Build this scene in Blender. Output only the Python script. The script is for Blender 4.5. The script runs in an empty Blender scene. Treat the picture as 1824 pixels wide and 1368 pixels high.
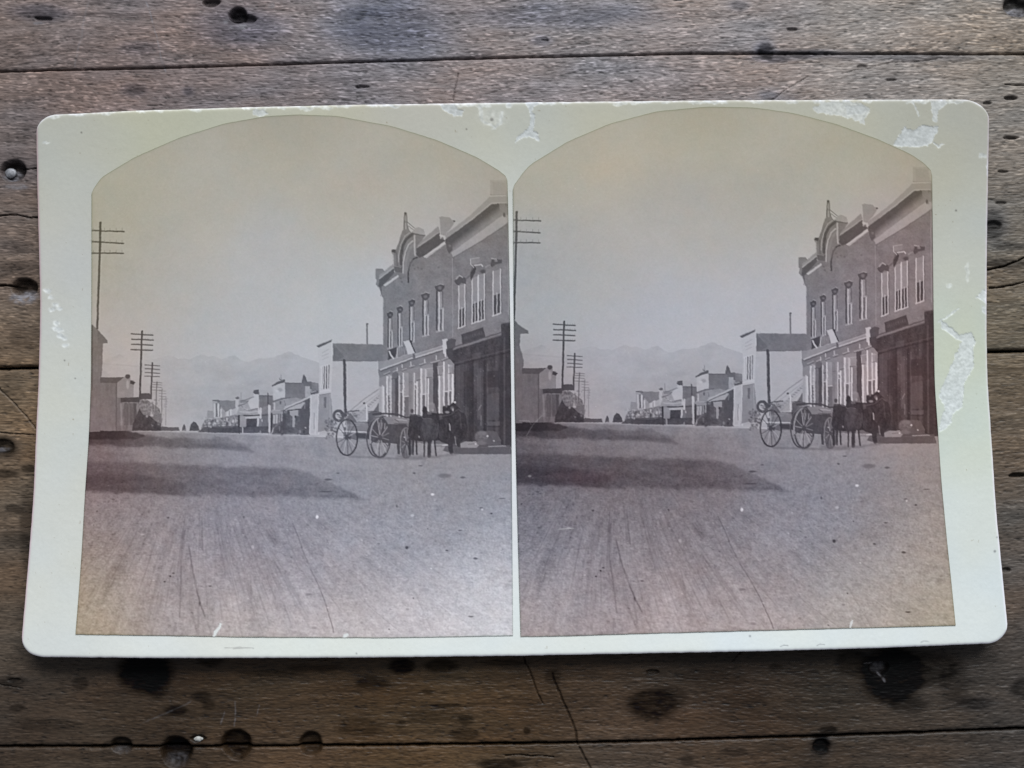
import bpy, math
import numpy as np

# ------------------------------------------------------------------ camera, light, exposure
W0, H0 = 1824.0, 1368.0            # pixel frame in which the layout was measured
FPX = 1790.0                       # focal length in those pixels
TILT = math.radians(3.8)
CAM = np.array([0.0, -0.0122, 0.1843])
sc = bpy.context.scene
cd = bpy.data.cameras.new('camera'); cam = bpy.data.objects.new('camera', cd)
sc.collection.objects.link(cam)
cam.location = CAM; cam.rotation_euler = (TILT, 0, 0)
cd.sensor_width = 36.0; cd.lens = 36.0 * FPX / W0; cd.clip_start = 0.005; cd.clip_end = 20
sc.camera = cam

wd = bpy.data.worlds.new('World'); sc.world = wd; wd.use_nodes = True
wd.node_tree.nodes['Background'].inputs[0].default_value = (0.80, 0.88, 1.0, 1)
wd.node_tree.nodes['Background'].inputs[1].default_value = 0.24

def area(name, loc, target, sx, sy, power, col):
    l = bpy.data.lights.new(name, 'AREA'); l.shape = 'RECTANGLE'; l.size = sx; l.size_y = sy
    l.energy = power; l.color = col
    o = bpy.data.objects.new(name, l); sc.collection.objects.link(o)
    o.location = loc
    import mathutils
    d = mathutils.Vector(target) - mathutils.Vector(loc)
    o.rotation_euler = d.to_track_quat('-Z', 'Y').to_euler()
    return o
area('window_light', (0.25, 1.15, 0.95), (0, 0, 0), 1.3, 0.75, 35.0, (0.93, 0.97, 1.0))

sc.view_settings.view_transform = 'Standard'; sc.view_settings.look = 'None'
sc.view_settings.exposure = 0.0; sc.view_settings.gamma = 1.0
sc.view_settings.use_curve_mapping = False
sc.render.engine = 'CYCLES'
sc.cycles.use_denoising = False
sc.cycles.max_bounces = 5

LIT = np.array([0.98, 1.02, 1.05])        # what a white matt sheet renders at (measured), to turn tones into albedo
def lit_card(Y):                          # the same over the card, which catches more of the window at its far edge
    return np.array([0.98, 1.02, 1.08]) * np.interp(Y, [180, 320, 450, 650, 900], [1.14, 1.08, 1.04, 1.01, 1.0])[..., None]

# ------------------------------------------------------------------ numeric helpers
def s2l(c):
    c = np.clip(np.asarray(c, float) / 255.0, 0, 1.2)
    return np.where(c <= 0.04045, c / 12.92, ((c + 0.055) / 1.055) ** 2.4)

def unproject(X, Y, z):
    """point of the frame -> point on the level z"""
    X = np.asarray(X, float); Y = np.asarray(Y, float)
    dx = (X - W0 / 2) / FPX; dy = -(Y - H0 / 2) / FPX
    ct, st = math.cos(TILT), math.sin(TILT)
    wy = dy * ct + st; wz = dy * st - ct
    t = (z - CAM[2]) / wz
    return np.stack([CAM[0] + dx * t, CAM[1] + wy * t, np.broadcast_to(z, t.shape) + 0 * t], -1)

def hash2(ix, iy, seed):
    h = (ix.astype(np.int64) * 374761393 + iy.astype(np.int64) * 668265263 + seed * 974634777) & 0xFFFFFFFF
    h = ((h ^ (h >> 13)) * 1274126177) & 0xFFFFFFFF
    h = (h ^ (h >> 16)) & 0xFFFF
    return h.astype(np.float32) / 65535.0

def vnoise(x, y, seed=0):
    ix = np.floor(x); iy = np.floor(y); fx = x - ix; fy = y - iy
    fx = fx * fx * (3 - 2 * fx); fy = fy * fy * (3 - 2 * fy)
    a = hash2(ix, iy, seed); b = hash2(ix + 1, iy, seed); c = hash2(ix, iy + 1, seed); d = hash2(ix + 1, iy + 1, seed)
    return (a + (b - a) * fx) * (1 - fy) + (c + (d - c) * fx) * fy - 0.5      # -0.5 .. 0.5

def fbm(x, y, seed=0, o=4, g=0.55):
    s = 0; a = 1.0; n = 0; x, y = .8 * x - .6 * y, .6 * x + .8 * y
    for k in range(o):
        s = s + a * vnoise(x + 17.3 * k, y + 9.1 * k, seed + k); n += a; a *= g
        x, y = 2 * (.74 * x - .67 * y), 2 * (.67 * x + .74 * y)
    return s / n * 2                                                          # about -1 .. 1

def fib_noise(x, y, seed=0, o=3, g=0.6):
    s = 0; a = 1.0; n = 0
    for k in range(o):
        s = s + a * vnoise(x * 2 ** k + 17.3 * k, y * 1.7 ** k + 9.1 * k, seed + k); n += a; a *= g
    return s / n * 2

def sstep(a, b, x):
    t = np.clip((x - a) / (b - a), 0, 1); return t * t * (3 - 2 * t)

def blur(a, s):
    if s <= 0: return a
    r = max(1, int(3 * s)); k = np.exp(-0.5 * (np.arange(-r, r + 1) / s) ** 2); k /= k.sum()
    p = np.pad(a, ((r, r), (0, 0)), 'edge'); a = sum(k[i] * p[i:i + a.shape[0]] for i in range(2 * r + 1))
    p = np.pad(a, ((0, 0), (r, r)), 'edge'); return sum(k[i] * p[:, i:i + a.shape[1]] for i in range(2 * r + 1))

def field(pts, X, Y, sigma=95.0):
    """smooth field through scattered control points (x, y, v...)"""
    p = np.array(pts, float)
    x0, x1, y0, y1 = X.min(), X.max(), Y.min(), Y.max()
    nx = int((x1 - x0) / 14) + 2; ny = int((y1 - y0) / 14) + 2
    gx = np.linspace(x0, x1, nx); gy = np.linspace(y0, y1, ny)
    GX, GY = np.meshgrid(gx, gy)
    d2 = (GX[..., None] - p[:, 0]) ** 2 + (GY[..., None] - p[:, 1]) ** 2
    w = np.exp(-d2 / (2 * sigma ** 2)) + 0.02 / (1 + d2 / sigma ** 2) ** 2
    w /= w.sum(-1, keepdims=True)
    V = w @ p[:, 2:]
    u = (X - x0) / (x1 - x0) * (nx - 1); v = (Y - y0) / (y1 - y0) * (ny - 1)
    iu = np.clip(u.astype(int), 0, nx - 2); iv = np.clip(v.astype(int), 0, ny - 2)
    fu = (u - iu)[..., None]; fv = (v - iv)[..., None]
    return (V[iv, iu] * (1 - fu) + V[iv, iu + 1] * fu) * (1 - fv) + (V[iv + 1, iu] * (1 - fu) + V[iv + 1, iu + 1] * fu) * fv

class Canvas:
    def __init__(s, x0, y0, x1, y1, ss, v=0.0):
        s.x0, s.y0, s.ss = x0, y0, ss
        s.w = int((x1 - x0) * ss); s.h = int((y1 - y0) * ss)
        s.a = np.full((s.h, s.w), float(v))
        s.X, s.Y = np.meshgrid(x0 + (np.arange(s.w) + .5) / ss, y0 + (np.arange(s.h) + .5) / ss)
        s.T = (0, 0, 1.0)
    def crop(s, ox, oy, k): s.T = (ox, oy, k)
    def pt(s, p): return [(s.T[0] + a / s.T[2], s.T[1] + b / s.T[2]) for a, b in p]
    def _box(s, p, m=0):
        xs = [a for a, b in p]; ys = [b for a, b in p]
        i0 = max(0, int((min(xs) - m - s.x0) * s.ss)); i1 = min(s.w, int((max(xs) + m - s.x0) * s.ss) + 2)
        j0 = max(0, int((min(ys) - m - s.y0) * s.ss)); j1 = min(s.h, int((max(ys) + m - s.y0) * s.ss) + 2)
        return i0, i1, j0, j1
    def _mix(s, sl, m, v, al):
        X, Y = s.X[sl], s.Y[sl]
        val = v(X, Y) if callable(v) else v
        m = m * al
        s.a[sl] = s.a[sl] * (1 - m) + val * m
    def poly(s, pts, v, al=1.0):
        p = s.pt(pts); i0, i1, j0, j1 = s._box(p)
        if i1 <= i0 or j1 <= j0: return
        sl = (slice(j0, j1), slice(i0, i1)); X, Y = s.X[sl], s.Y[sl]
        m = np.zeros(X.shape, bool); n = len(p)
        for k in range(n):
            (xa, ya), (xb, yb) = p[k], p[(k + 1) % n]
            if ya == yb: continue
            c = ((ya > Y) != (yb > Y)) & (X < (xb - xa) * (Y - ya) / (yb - ya) + xa)
            m ^= c
        s._mix(sl, m.astype(float), v, al)
    def box(s, x0, y0, x1, y1, v, al=1.0): s.poly([(x0, y0), (x1, y0), (x1, y1), (x0, y1)], v, al)
    def line(s, pts, w, v, al=1.0, soft=0.5):
        """w in photo pixels"""
        p = s.pt(pts)
        i0, i1, j0, j1 = s._box(p, w + 2)
        if i1 <= i0 or j1 <= j0: return
        sl = (slice(j0, j1), slice(i0, i1)); X, Y = s.X[sl], s.Y[sl]; D = np.full(X.shape, 1e9)
        for (xa, ya), (xb, yb) in zip(p[:-1], p[1:]):
            L = (xb - xa) ** 2 + (yb - ya) ** 2 + 1e-9
            t = np.clip(((X - xa) * (xb - xa) + (Y - ya) * (yb - ya)) / L, 0, 1)
            D = np.minimum(D, np.hypot(X - xa - t * (xb - xa), Y - ya - t * (yb - ya)))
        s._mix(sl, np.clip((w / 2 - D) / soft + .5, 0, 1), v, al)
    def blob(s, cx, cy, rx, ry, v, al=1.0, soft=0.25, ang=0):
        """centre through the crop transform, radii in photo pixels"""
        (cx, cy), = s.pt([(cx, cy)]); r = max(rx, ry) * (1 + soft) + 2
        i0, i1, j0, j1 = s._box([(cx, cy)], r)
        if i1 <= i0 or j1 <= j0: return
        sl = (slice(j0, j1), slice(i0, i1)); X, Y = s.X[sl] - cx, s.Y[sl] - cy
        c, q = math.cos(ang), math.sin(ang); X, Y = X * c + Y * q, -X * q + Y * c
        d = np.hypot(X / rx, Y / ry)
        s._mix(sl, 1 - sstep(1 - soft, 1 + soft, d), v, al)
    def ring(s, cx, cy, rx, ry, w, v, al=1.0, a0=0, a1=360, tilt=0.0):
        (cx, cy), = s.pt([(cx, cy)]); T = s.T; s.T = (0, 0, 1.0)
        n = 40; q = [math.radians(a0 + (a1 - a0) * k / n) for k in range(n + 1)]
        s.line([(cx + rx * math.cos(t) + tilt * math.sin(t), cy + ry * math.sin(t)) for t in q], w, v, al)
        s.T = T
    def sample(s, X, Y, arr=None):
        a = s.a if arr is None else arr
        u = np.clip((X - s.x0) * s.ss - .5, 0, s.w - 1.001); v = np.clip((Y - s.y0) * s.ss - .5, 0, s.h - 1.001)
        i = u.astype(int); j = v.astype(int); fu = u - i; fv = v - j
        return (a[j, i] * (1 - fu) + a[j, i + 1] * fu) * (1 - fv) + (a[j + 1, i] * (1 - fu) + a[j + 1, i + 1] * fu) * fv

def lerp_poly(pts):
    a = np.array(pts, float)
    return lambda q: np.interp(q, a[:, 0], a[:, 1])

# ------------------------------------------------------------------ object helpers
def link(o, parent=None):
    sc.collection.objects.link(o)
    if parent: o.parent = parent
    return o

def empty(name, loc, **props):
    o = bpy.data.objects.new(name, None); o.location = loc; o.empty_display_size = 0.01
    for k, v in props.items(): o[k] = v
    return link(o)

def sheet(name, P, col, mat, parent=None, skirt=0.0, extra=None):
    """one mesh from a grid of points (h, w, 3), with a colour per point and a rim going down"""
    h, w = P.shape[:2]
    if parent is not None: P = P - np.array(parent.location)
    V = P.reshape(-1, 3)
    if col.shape[2] == 3: col = np.concatenate([col, np.ones(col.shape[:2] + (1,))], 2)
    C = col.reshape(-1, 4)
    idx = np.arange(h * w).reshape(h, w)
    F = np.stack([idx[:-1, :-1], idx[1:, :-1], idx[1:, 1:], idx[:-1, 1:]], -1).reshape(-1, 4)
    if skirt:
        ring = np.concatenate([idx[0, :], idx[1:, -1], idx[-1, -2::-1], idx[-2:0:-1, 0]])
        n = len(ring); base = len(V)
        V = np.concatenate([V, V[ring], V[ring] - [0, 0, skirt]]); C = np.concatenate([C, C[ring], C[ring]])
        a = base + np.arange(n); b = base + (np.arange(n) + 1) % n
        S = np.stack([a, b, b + n, a + n], -1)
        F = np.concatenate([F, S])
    me = bpy.data.meshes.new(name)
    me.vertices.add(len(V)); me.vertices.foreach_set('co', V.astype(np.float32).ravel())
    me.loops.add(F.size); me.loops.foreach_set('vertex_index', F.astype(np.int32).ravel())
    me.polygons.add(len(F)); me.polygons.foreach_set('loop_start', np.arange(0, F.size, 4, dtype=np.int32))
    me.polygons.foreach_set('use_smooth', np.ones(len(F), bool))
    me.update(calc_edges=True)
    at = me.color_attributes.new('tone', 'FLOAT_COLOR', 'POINT')
    C4 = C
    at.data.foreach_set('color', C4.astype(np.float32).ravel())
    me.materials.append(mat)
    return link(bpy.data.objects.new(name, me), parent)

def material(name, rough, spec, build=None):
    m = bpy.data.materials.new(name); m.use_nodes = True; nt = m.node_tree
    b = nt.nodes['Principled BSDF']; b.inputs['Roughness'].default_value = rough
    b.inputs['Specular IOR Level'].default_value = spec
    if build: build(nt, b)
    return m

def nodes_noise(nt, scale, detail, stretch=(1, 1, 1), rough=0.6):
    tc = nt.nodes.new('ShaderNodeTexCoord'); mp = nt.nodes.new('ShaderNodeMapping')
    mp.inputs['Scale'].default_value = stretch
    n = nt.nodes.new('ShaderNodeTexNoise'); n.inputs['Scale'].default_value = scale
    n.inputs['Detail'].default_value = detail; n.inputs['Roughness'].default_value = rough
    nt.links.new(tc.outputs['Object'], mp.inputs[0]); nt.links.new(mp.outputs[0], n.inputs['Vector'])
    return n

def toned(grain, grain_scale, stretch, bump, bump_scale, bump_stretch, dist):
    def f(nt, b):
        at = nt.nodes.new('ShaderNodeAttribute'); at.attribute_name = 'tone'
        n = nodes_noise(nt, grain_scale, 3, stretch)
        mr = nt.nodes.new('ShaderNodeMapRange'); mr.inputs['From Min'].default_value = 0.25; mr.inputs['From Max'].default_value = 0.75
        mr.inputs['To Min'].default_value = 1 - grain; mr.inputs['To Max'].default_value = 1 + grain
        nt.links.new(n.outputs['Fac'], mr.inputs['Value'])
        mx = nt.nodes.new('ShaderNodeVectorMath'); mx.operation = 'SCALE'
        nt.links.new(at.outputs['Color'], mx.inputs[0]); nt.links.new(mr.outputs['Result'], mx.inputs['Scale'])
        nt.links.new(mx.outputs[0], b.inputs['Base Color'])
        gl = nt.nodes.new('ShaderNodeMath'); gl.operation = 'MULTIPLY'; gl.inputs[1].default_value = b.inputs['Specular IOR Level'].default_value
        nt.links.new(at.outputs['Alpha'], gl.inputs[0]); nt.links.new(gl.outputs[0], b.inputs['Specular IOR Level'])   # soaked, stained wood is duller
        if bump:
            n2 = nodes_noise(nt, bump_scale, 4, bump_stretch)
            bp = nt.nodes.new('ShaderNodeBump'); bp.inputs['Strength'].default_value = bump; bp.inputs['Distance'].default_value = dist
            nt.links.new(n2.outputs['Fac'], bp.inputs['Height']); nt.links.new(bp.outputs[0], b.inputs['Normal'])
    return f

M_wood = material('weathered_wood', 0.48, 0.28, toned(0.45, 4200, (0.13, 1, 1), 0.75, 3800, (0.14, 1, 1), 0.00012))
M_board = material('faded_card_stock', 0.75, 0.25, toned(0.015, 2600, (1, 1, 1), 0.25, 3000, (1, 1, 1), 0.00004))
M_print = material('albumen_paper', 0.55, 0.22, toned(0.02, 3500, (1, 1, 1), 0.08, 2500, (1, 1, 1), 0.00003))
M_dark = material('light_stop_dark', 0.9, 0.1)
M_dark.node_tree.nodes['Principled BSDF'].inputs['Base Color'].default_value = (0.02, 0.016, 0.012, 1)
#@@WOOD
# ------------------------------------------------------------------ the plank tabletop
top = empty('wooden_tabletop', (0, 0, 0), kind='structure', category='tabletop',
            label='weathered brown plank tabletop with nail holes and dark seams')

wm = Canvas(-80, -60, 1904, 1428, 1)       # depth of dents and holes (0..1)
wd_ = Canvas(-80, -60, 1904, 1428, 1)      # dark stains, bands and cracks, plus shade painted into holes (0..1)
wb = Canvas(-80, -60, 1904, 1428, 1)       # blue-black tinge (0..1)
wl = Canvas(-80, -60, 1904, 1428, 1)       # pale scratches and spots, plus painted lit lips of holes (0..1)
# holes: x, y, rx, ry, depth
HOLES = [(78, 33, 12, 5, .5), (375, 4, 11, 8, .9), (424, 27, 15, 13, 1), (444, 33, 9, 8, .8), (1412, 52, 7, 3, .4), (1814, 10, 26, 17, 1),
         (970, 72, 5, 3, .3), (1586, 142, 8, 2.5, .4), (1801, 175, 9, 4, .7), (1760, 182, 6, 3, .5), (1800, 246, 10, 3.5, .6), (1785, 305, 7, 3, .4),
         (1783, 363, 7, 3, .4), (1768, 402, 12, 10, .6), (1815, 847, 12, 5, .9), (1792, 1015, 6, 5, .5),
         (23, 303, 20, 18, 1), (44, 512, 22, 15, .9), (5, 797, 17, 14, .4), (421, 1326, 24, 25, .8), (554, 1326, 19, 20, .7),
         (313, 1340, 25, 26, .9), (216, 1328, 18, 14, .6), (1536, 118, 6, 5, .3), (1462, 1330, 14, 12, .4), (1566, 1190, 16, 13, .5),
         (1163, 1197, 9, 5, .5), (644, 154, 9, 3, .5), (354, 1316, 11, 7, .6), (25, 1212, 8, 4, .4)]
for x, y, rx, ry, d in HOLES:
    if rx <= 12: rx, ry, d = rx * 1.3, ry * .8, d * .6
    wm.blob(x, y, rx, ry, 1, d, 0.22); wd_.blob(x, y, rx * 1.12, ry * 1.15, 1, 0.75 * min(1, d + .2), 0.3)  # holes are darkened in colour too, shade painted into the recess
    wb.blob(x, y, rx * 2.2, ry * 2.0, 1, 0.35 * d, 0.8)
# stains, and dark bands along the card's edges: x, y, rx, ry, strength, blue
for x, y, rx, ry, s_, b_ in [
        (258, 1196, 48, 38, .95, .35), (282, 1222, 20, 24, .5, .3), (143, 1217, 15, 11, .5, .3), (360, 1240, 16, 11, .5, .3), (372, 1256, 12, 9, .5, .3), (313, 1265, 22, 9, .65, .2),
        (375, 1177, 22, 11, .5, .3), (715, 1186, 24, 14, .8, .3), (786, 1185, 32, 11, .6, .2), (665, 1216, 32, 10, .6, .3), (762, 1232, 11, 5, .5, .2),
        (795, 1257, 28, 4, .55, .1), (775, 1275, 50, 12, .35, .1), (829, 1283, 16, 9, .5, .4), (826, 1308, 26, 12, .5, .3), (938, 1300, 6, 7, .6, .2), (640, 1295, 40, 18, .4, .1),
        (715, 1290, 9, 9, .4, .2), (1161, 1255, 44, 28, .75, .2), (1195, 1240, 30, 20, .4, .1), (1589, 1202, 56, 50, 1.0, .15), (1600, 1205, 40, 36, .7, .1), (1650, 1190, 60, 30, .6, .1), (1520, 1180, 30, 25, .5, 0),
        (1618, 1256, 34, 14, .5, .2), (1736, 1252, 34, 10, .5, .6), (1474, 1300, 15, 9, .6, .2), (1463, 1328, 17, 19, .8, .8), (1383, 1188, 13, 7, .4, .1),
        (1270, 1210, 60, 20, .3, 0), (1330, 1250, 40, 25, .2, 0), (1700, 1210, 26, 40, .35, .1), (1820, 1225, 20, 16, .5, .2), (1310, 1340, 22, 8, .4, .4), (1225, 1355, 12, 10, .4, .4),
        (12, 843, 20, 8, .6, .2), (52, 834, 16, 8, .6, .2), (25, 906, 16, 7, .6, .2), (50, 945, 16, 70, .45, .1), (30, 960, 28, 14, .35, .1), (20, 700, 20, 40, .2, .1), (20, 1215, 26, 10, .5, .4), (30, 1262, 16, 6, .5, .2),
        (425, 50, 60, 26, .25, .9), (70, 22, 40, 12, .3, .8), (690, 45, 75, 40, .25, .8), (1000, 25, 130, 18, .2, .7), (250, 85, 26, 10, .3, .4), (240, 160, 16, 10, .4, .5), (335, 163, 8, 7, .4, .5),
        (1363, 90, 14, 14, .7, .9), (1375, 104, 30, 5, .5, .9), (1430, 96, 60, 6, .55, .9), (1600, 101, 130, 6, .35, .5), (1316, 10, 14, 8, .4, .5), (1370, 170, 14, 10, .4, .4), (965, 72, 14, 7, .35, .6),
        (1790, 60, 30, 12, .2, .2), (1768, 402, 22, 26, .5, .7), (1790, 470, 50, 8, .55, .3), (1800, 440, 30, 8, .4, .3), (1780, 660, 40, 8, .2, 0), (1790, 700, 30, 6, .2, 0), (8, 797, 24, 20, .5, .6),
        (1400, 190, 30, 14, .25, .4), (30, 440, 30, 10, .3, .3), (40, 480, 40, 12, .3, .1), (45, 600, 30, 20, .3, .2), (80, 1290, 60, 10, .3, .1), (480, 1200, 60, 6, .4, 0), (560, 1190, 50, 8, .4, 0),
        (900, 1180, 40, 6, .4, 0), (985, 1205, 16, 14, .45, .3), (980, 1150, 700, 26, .18, 0), (890, 1362, 40, 10, .6, .7), (230, 1352, 120, 6, .15, 0)]:
    wd_.blob(x, y, rx, ry, 1, s_, 0.30); wb.blob(x, y, rx * 1.3, ry * 1.3, 1, b_, 0.6)
# cracks along the grain
for p, w_, s_ in [([(-60, 386), (30, 384), (66, 388), (130, 389)], 1.6, .9), ([(-60, 507), (8, 508), (26, 510), (40, 512)], 3.2, 1), ([(40, 301), (70, 299)], 2.2, .7),
                  ([(1755, 483), (1790, 474), (1824, 459), (1900, 440)], 2.2, .9), ([(1762, 514), (1800, 508), (1830, 500)], 1.8, .8), ([(1790, 150), (1900, 153)], 2, .6),
                  ([(1500, 130), (1590, 112), (1680, 104)], 1.0, .3), ([(0, 770), (60, 776)], 1.5, .4), ([(0, 1220), (40, 1226)], 1.5, .3), ([(900, 1346), (985, 1348)], 1.6, .6)]:
    wm.line(p, w_, 1, s_ * .6); wd_.line(p, w_ + .6, 1, s_)
# dark score lines
for p, w_ in [([(931, 1170), (948, 1205), (966, 1252)], 2.2), ([(983, 1200), (1005, 1253), (1024, 1300), (1031, 1326)], 3.4), ([(1033, 1332), (1042, 1352), (1052, 1372)], 3.2),
              ([(-5, 688), (30, 724), (64, 764)], 2.0), ([(1330, 1150), (1300, 1180)], 1.2), ([(1440, 135), (1340, 200)], 1.2), ([(815, 130), (808, 180)], 1.3)]:
    wm.line(p, w_, 1, .15); wd_.line(p, w_, 1, .6, soft=1.2)
# pale scratches
for p, w_, s_ in [([(261, 3), (270, 34), (280, 66), (288, 108)], 1.8, .5), ([(158, 0), (146, 50), (134, 118)], 3, .22), ([(947, 52), (968, 74)], 1.6, .5), ([(1144, 62), (1180, 30)], 1.5, .4), ([(1082, 58), (1086, 42)], 1.3, .5),
                  ([(416, 1292), (420, 1250)], 1.8, .35), ([(392, 1290), (398, 1268)], 1.8, .25), ([(340, 1250), (250, 1290)], 2.0, .15), ([(457, 1275), (459, 1255)], 1.5, .3),
                  ([(700, 30), (780, 55)], 1.4, .25), ([(600, 133), (650, 128)], 1.2, .4), ([(290, 110), (296, 128)], 2, .6), ([(1040, 1185), (1010, 1200)], 1, .2), ([(1540, 1182), (1556, 1180)], 1.5, .3), ([(1568, 1200), (1578, 1212)], 3, .4)]:
    wl.line(p, w_, 1, s_, soft=1.2)
for x, y, rx, ry, s_ in [(18, 311, 12, 9, .75), (28, 333, 20, 5, .5), (44, 530, 22, 11, .8), (430, 48, 20, 4, .55), (400, 40, 5, 3, .6), (70, 42, 9, 2, .6), (1812, 18, 20, 9, .8), (313, 1356, 18, 12, .18), (3, 800, 9, 4, .4),  # pale spots; below holes, their lit lower lips painted in
                          (640, 160, 14, 3, .4), (1366, 168, 14, 5, .4), (1340, 176, 26, 2, .3), (484, 10, 6, 5, .3), (1566, 1188, 12, 10, .2), (216, 1338, 16, 6, .12)]:
    wl.blob(x, y, rx, ry, 1, s_, 0.5)

# wood tone (sRGB), window sheen painted into the far planks; even light divided out below
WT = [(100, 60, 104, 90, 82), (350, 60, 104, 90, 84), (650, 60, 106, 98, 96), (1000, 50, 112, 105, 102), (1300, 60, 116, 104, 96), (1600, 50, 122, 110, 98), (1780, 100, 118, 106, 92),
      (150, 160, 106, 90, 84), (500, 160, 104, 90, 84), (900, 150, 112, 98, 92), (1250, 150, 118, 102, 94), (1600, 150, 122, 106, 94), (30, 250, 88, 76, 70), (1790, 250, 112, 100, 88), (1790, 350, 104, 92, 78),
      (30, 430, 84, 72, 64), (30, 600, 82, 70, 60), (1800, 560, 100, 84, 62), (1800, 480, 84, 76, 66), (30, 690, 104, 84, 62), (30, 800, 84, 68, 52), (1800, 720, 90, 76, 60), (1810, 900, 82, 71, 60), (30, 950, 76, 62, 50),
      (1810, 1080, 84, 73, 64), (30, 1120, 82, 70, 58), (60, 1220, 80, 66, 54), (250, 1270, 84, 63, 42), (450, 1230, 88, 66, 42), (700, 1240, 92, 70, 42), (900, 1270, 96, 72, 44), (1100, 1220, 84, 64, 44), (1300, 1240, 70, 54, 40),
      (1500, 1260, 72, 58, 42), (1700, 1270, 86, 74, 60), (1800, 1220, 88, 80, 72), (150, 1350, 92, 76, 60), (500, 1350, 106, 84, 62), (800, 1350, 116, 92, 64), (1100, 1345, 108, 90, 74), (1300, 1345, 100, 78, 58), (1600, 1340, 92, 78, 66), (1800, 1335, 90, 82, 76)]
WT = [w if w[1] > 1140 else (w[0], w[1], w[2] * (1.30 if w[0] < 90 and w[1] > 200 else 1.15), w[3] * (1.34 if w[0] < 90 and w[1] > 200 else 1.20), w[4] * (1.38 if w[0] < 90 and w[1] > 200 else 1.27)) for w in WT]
WT = [w if w[1] < 1140 else w[:2] + tuple(v * (.72 if w[1] < 1300 else .92) for v in w[2:5]) for w in WT]
WT = [w if w[1] < 1140 else (w[0], w[1], w[2] * .94, w[3] * .94, w[4] * .95) for w in WT]

rw = np.random.RandomState(3)
def dashes(lens, p, seed):
    out = np.zeros((1488, 1984)); r = np.random.RandomState(seed)
    for L in lens:
        imp = (r.rand(1488, 1984) < p / L) * r.uniform(.35, 1, (1488, 1984))
        acc = np.zeros_like(out)
        for q in range(L): acc = np.maximum(acc, np.roll(imp, q, 1) * math.sin(math.pi * (q + .7) / (L + .4)) ** .6)
        out = np.maximum(out, acc)
    return blur(out, .55) * 1.5
FLECK = dashes((6, 9, 14, 20), .020, 21); PORE = dashes((5, 8, 13, 22), .024, 22)
dc = Canvas(-80, -60, 1904, 1428, 1)
s1 = lerp_poly([(-900, 143), (0, 127), (300, 120), (912, 102), (1250, 95), (1824, 96), (2700, 98)])
s2 = lerp_poly([(-900, 680), (0, 656), (66, 655), (1764, 626), (1824, 625), (2700, 612)])
s3 = lerp_poly([(-900, 1342), (0, 1330), (450, 1330), (912, 1325), (1100, 1322), (1500, 1310), (1824, 1298), (2700, 1270)])
SEAMS = [lambda x: x * 0 - 560.0, s1, s2, s3, lambda x: x * 0 + 1950.0]
STEP = 1.4
xs = np.concatenate([np.arange(-900, -30, 14.), np.arange(-30, 1854, STEP), np.arange(1854, 2720, 14.)])
GAPS = [3.0, 0.5, 4.0, 2.8, 3.0]
plank_labels = ['greyish plank along the far edge', 'plank across the middle under the upper half of the card', 'wide plank under the lower half of the card', 'warmer lighter plank along the near edge']
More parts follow.
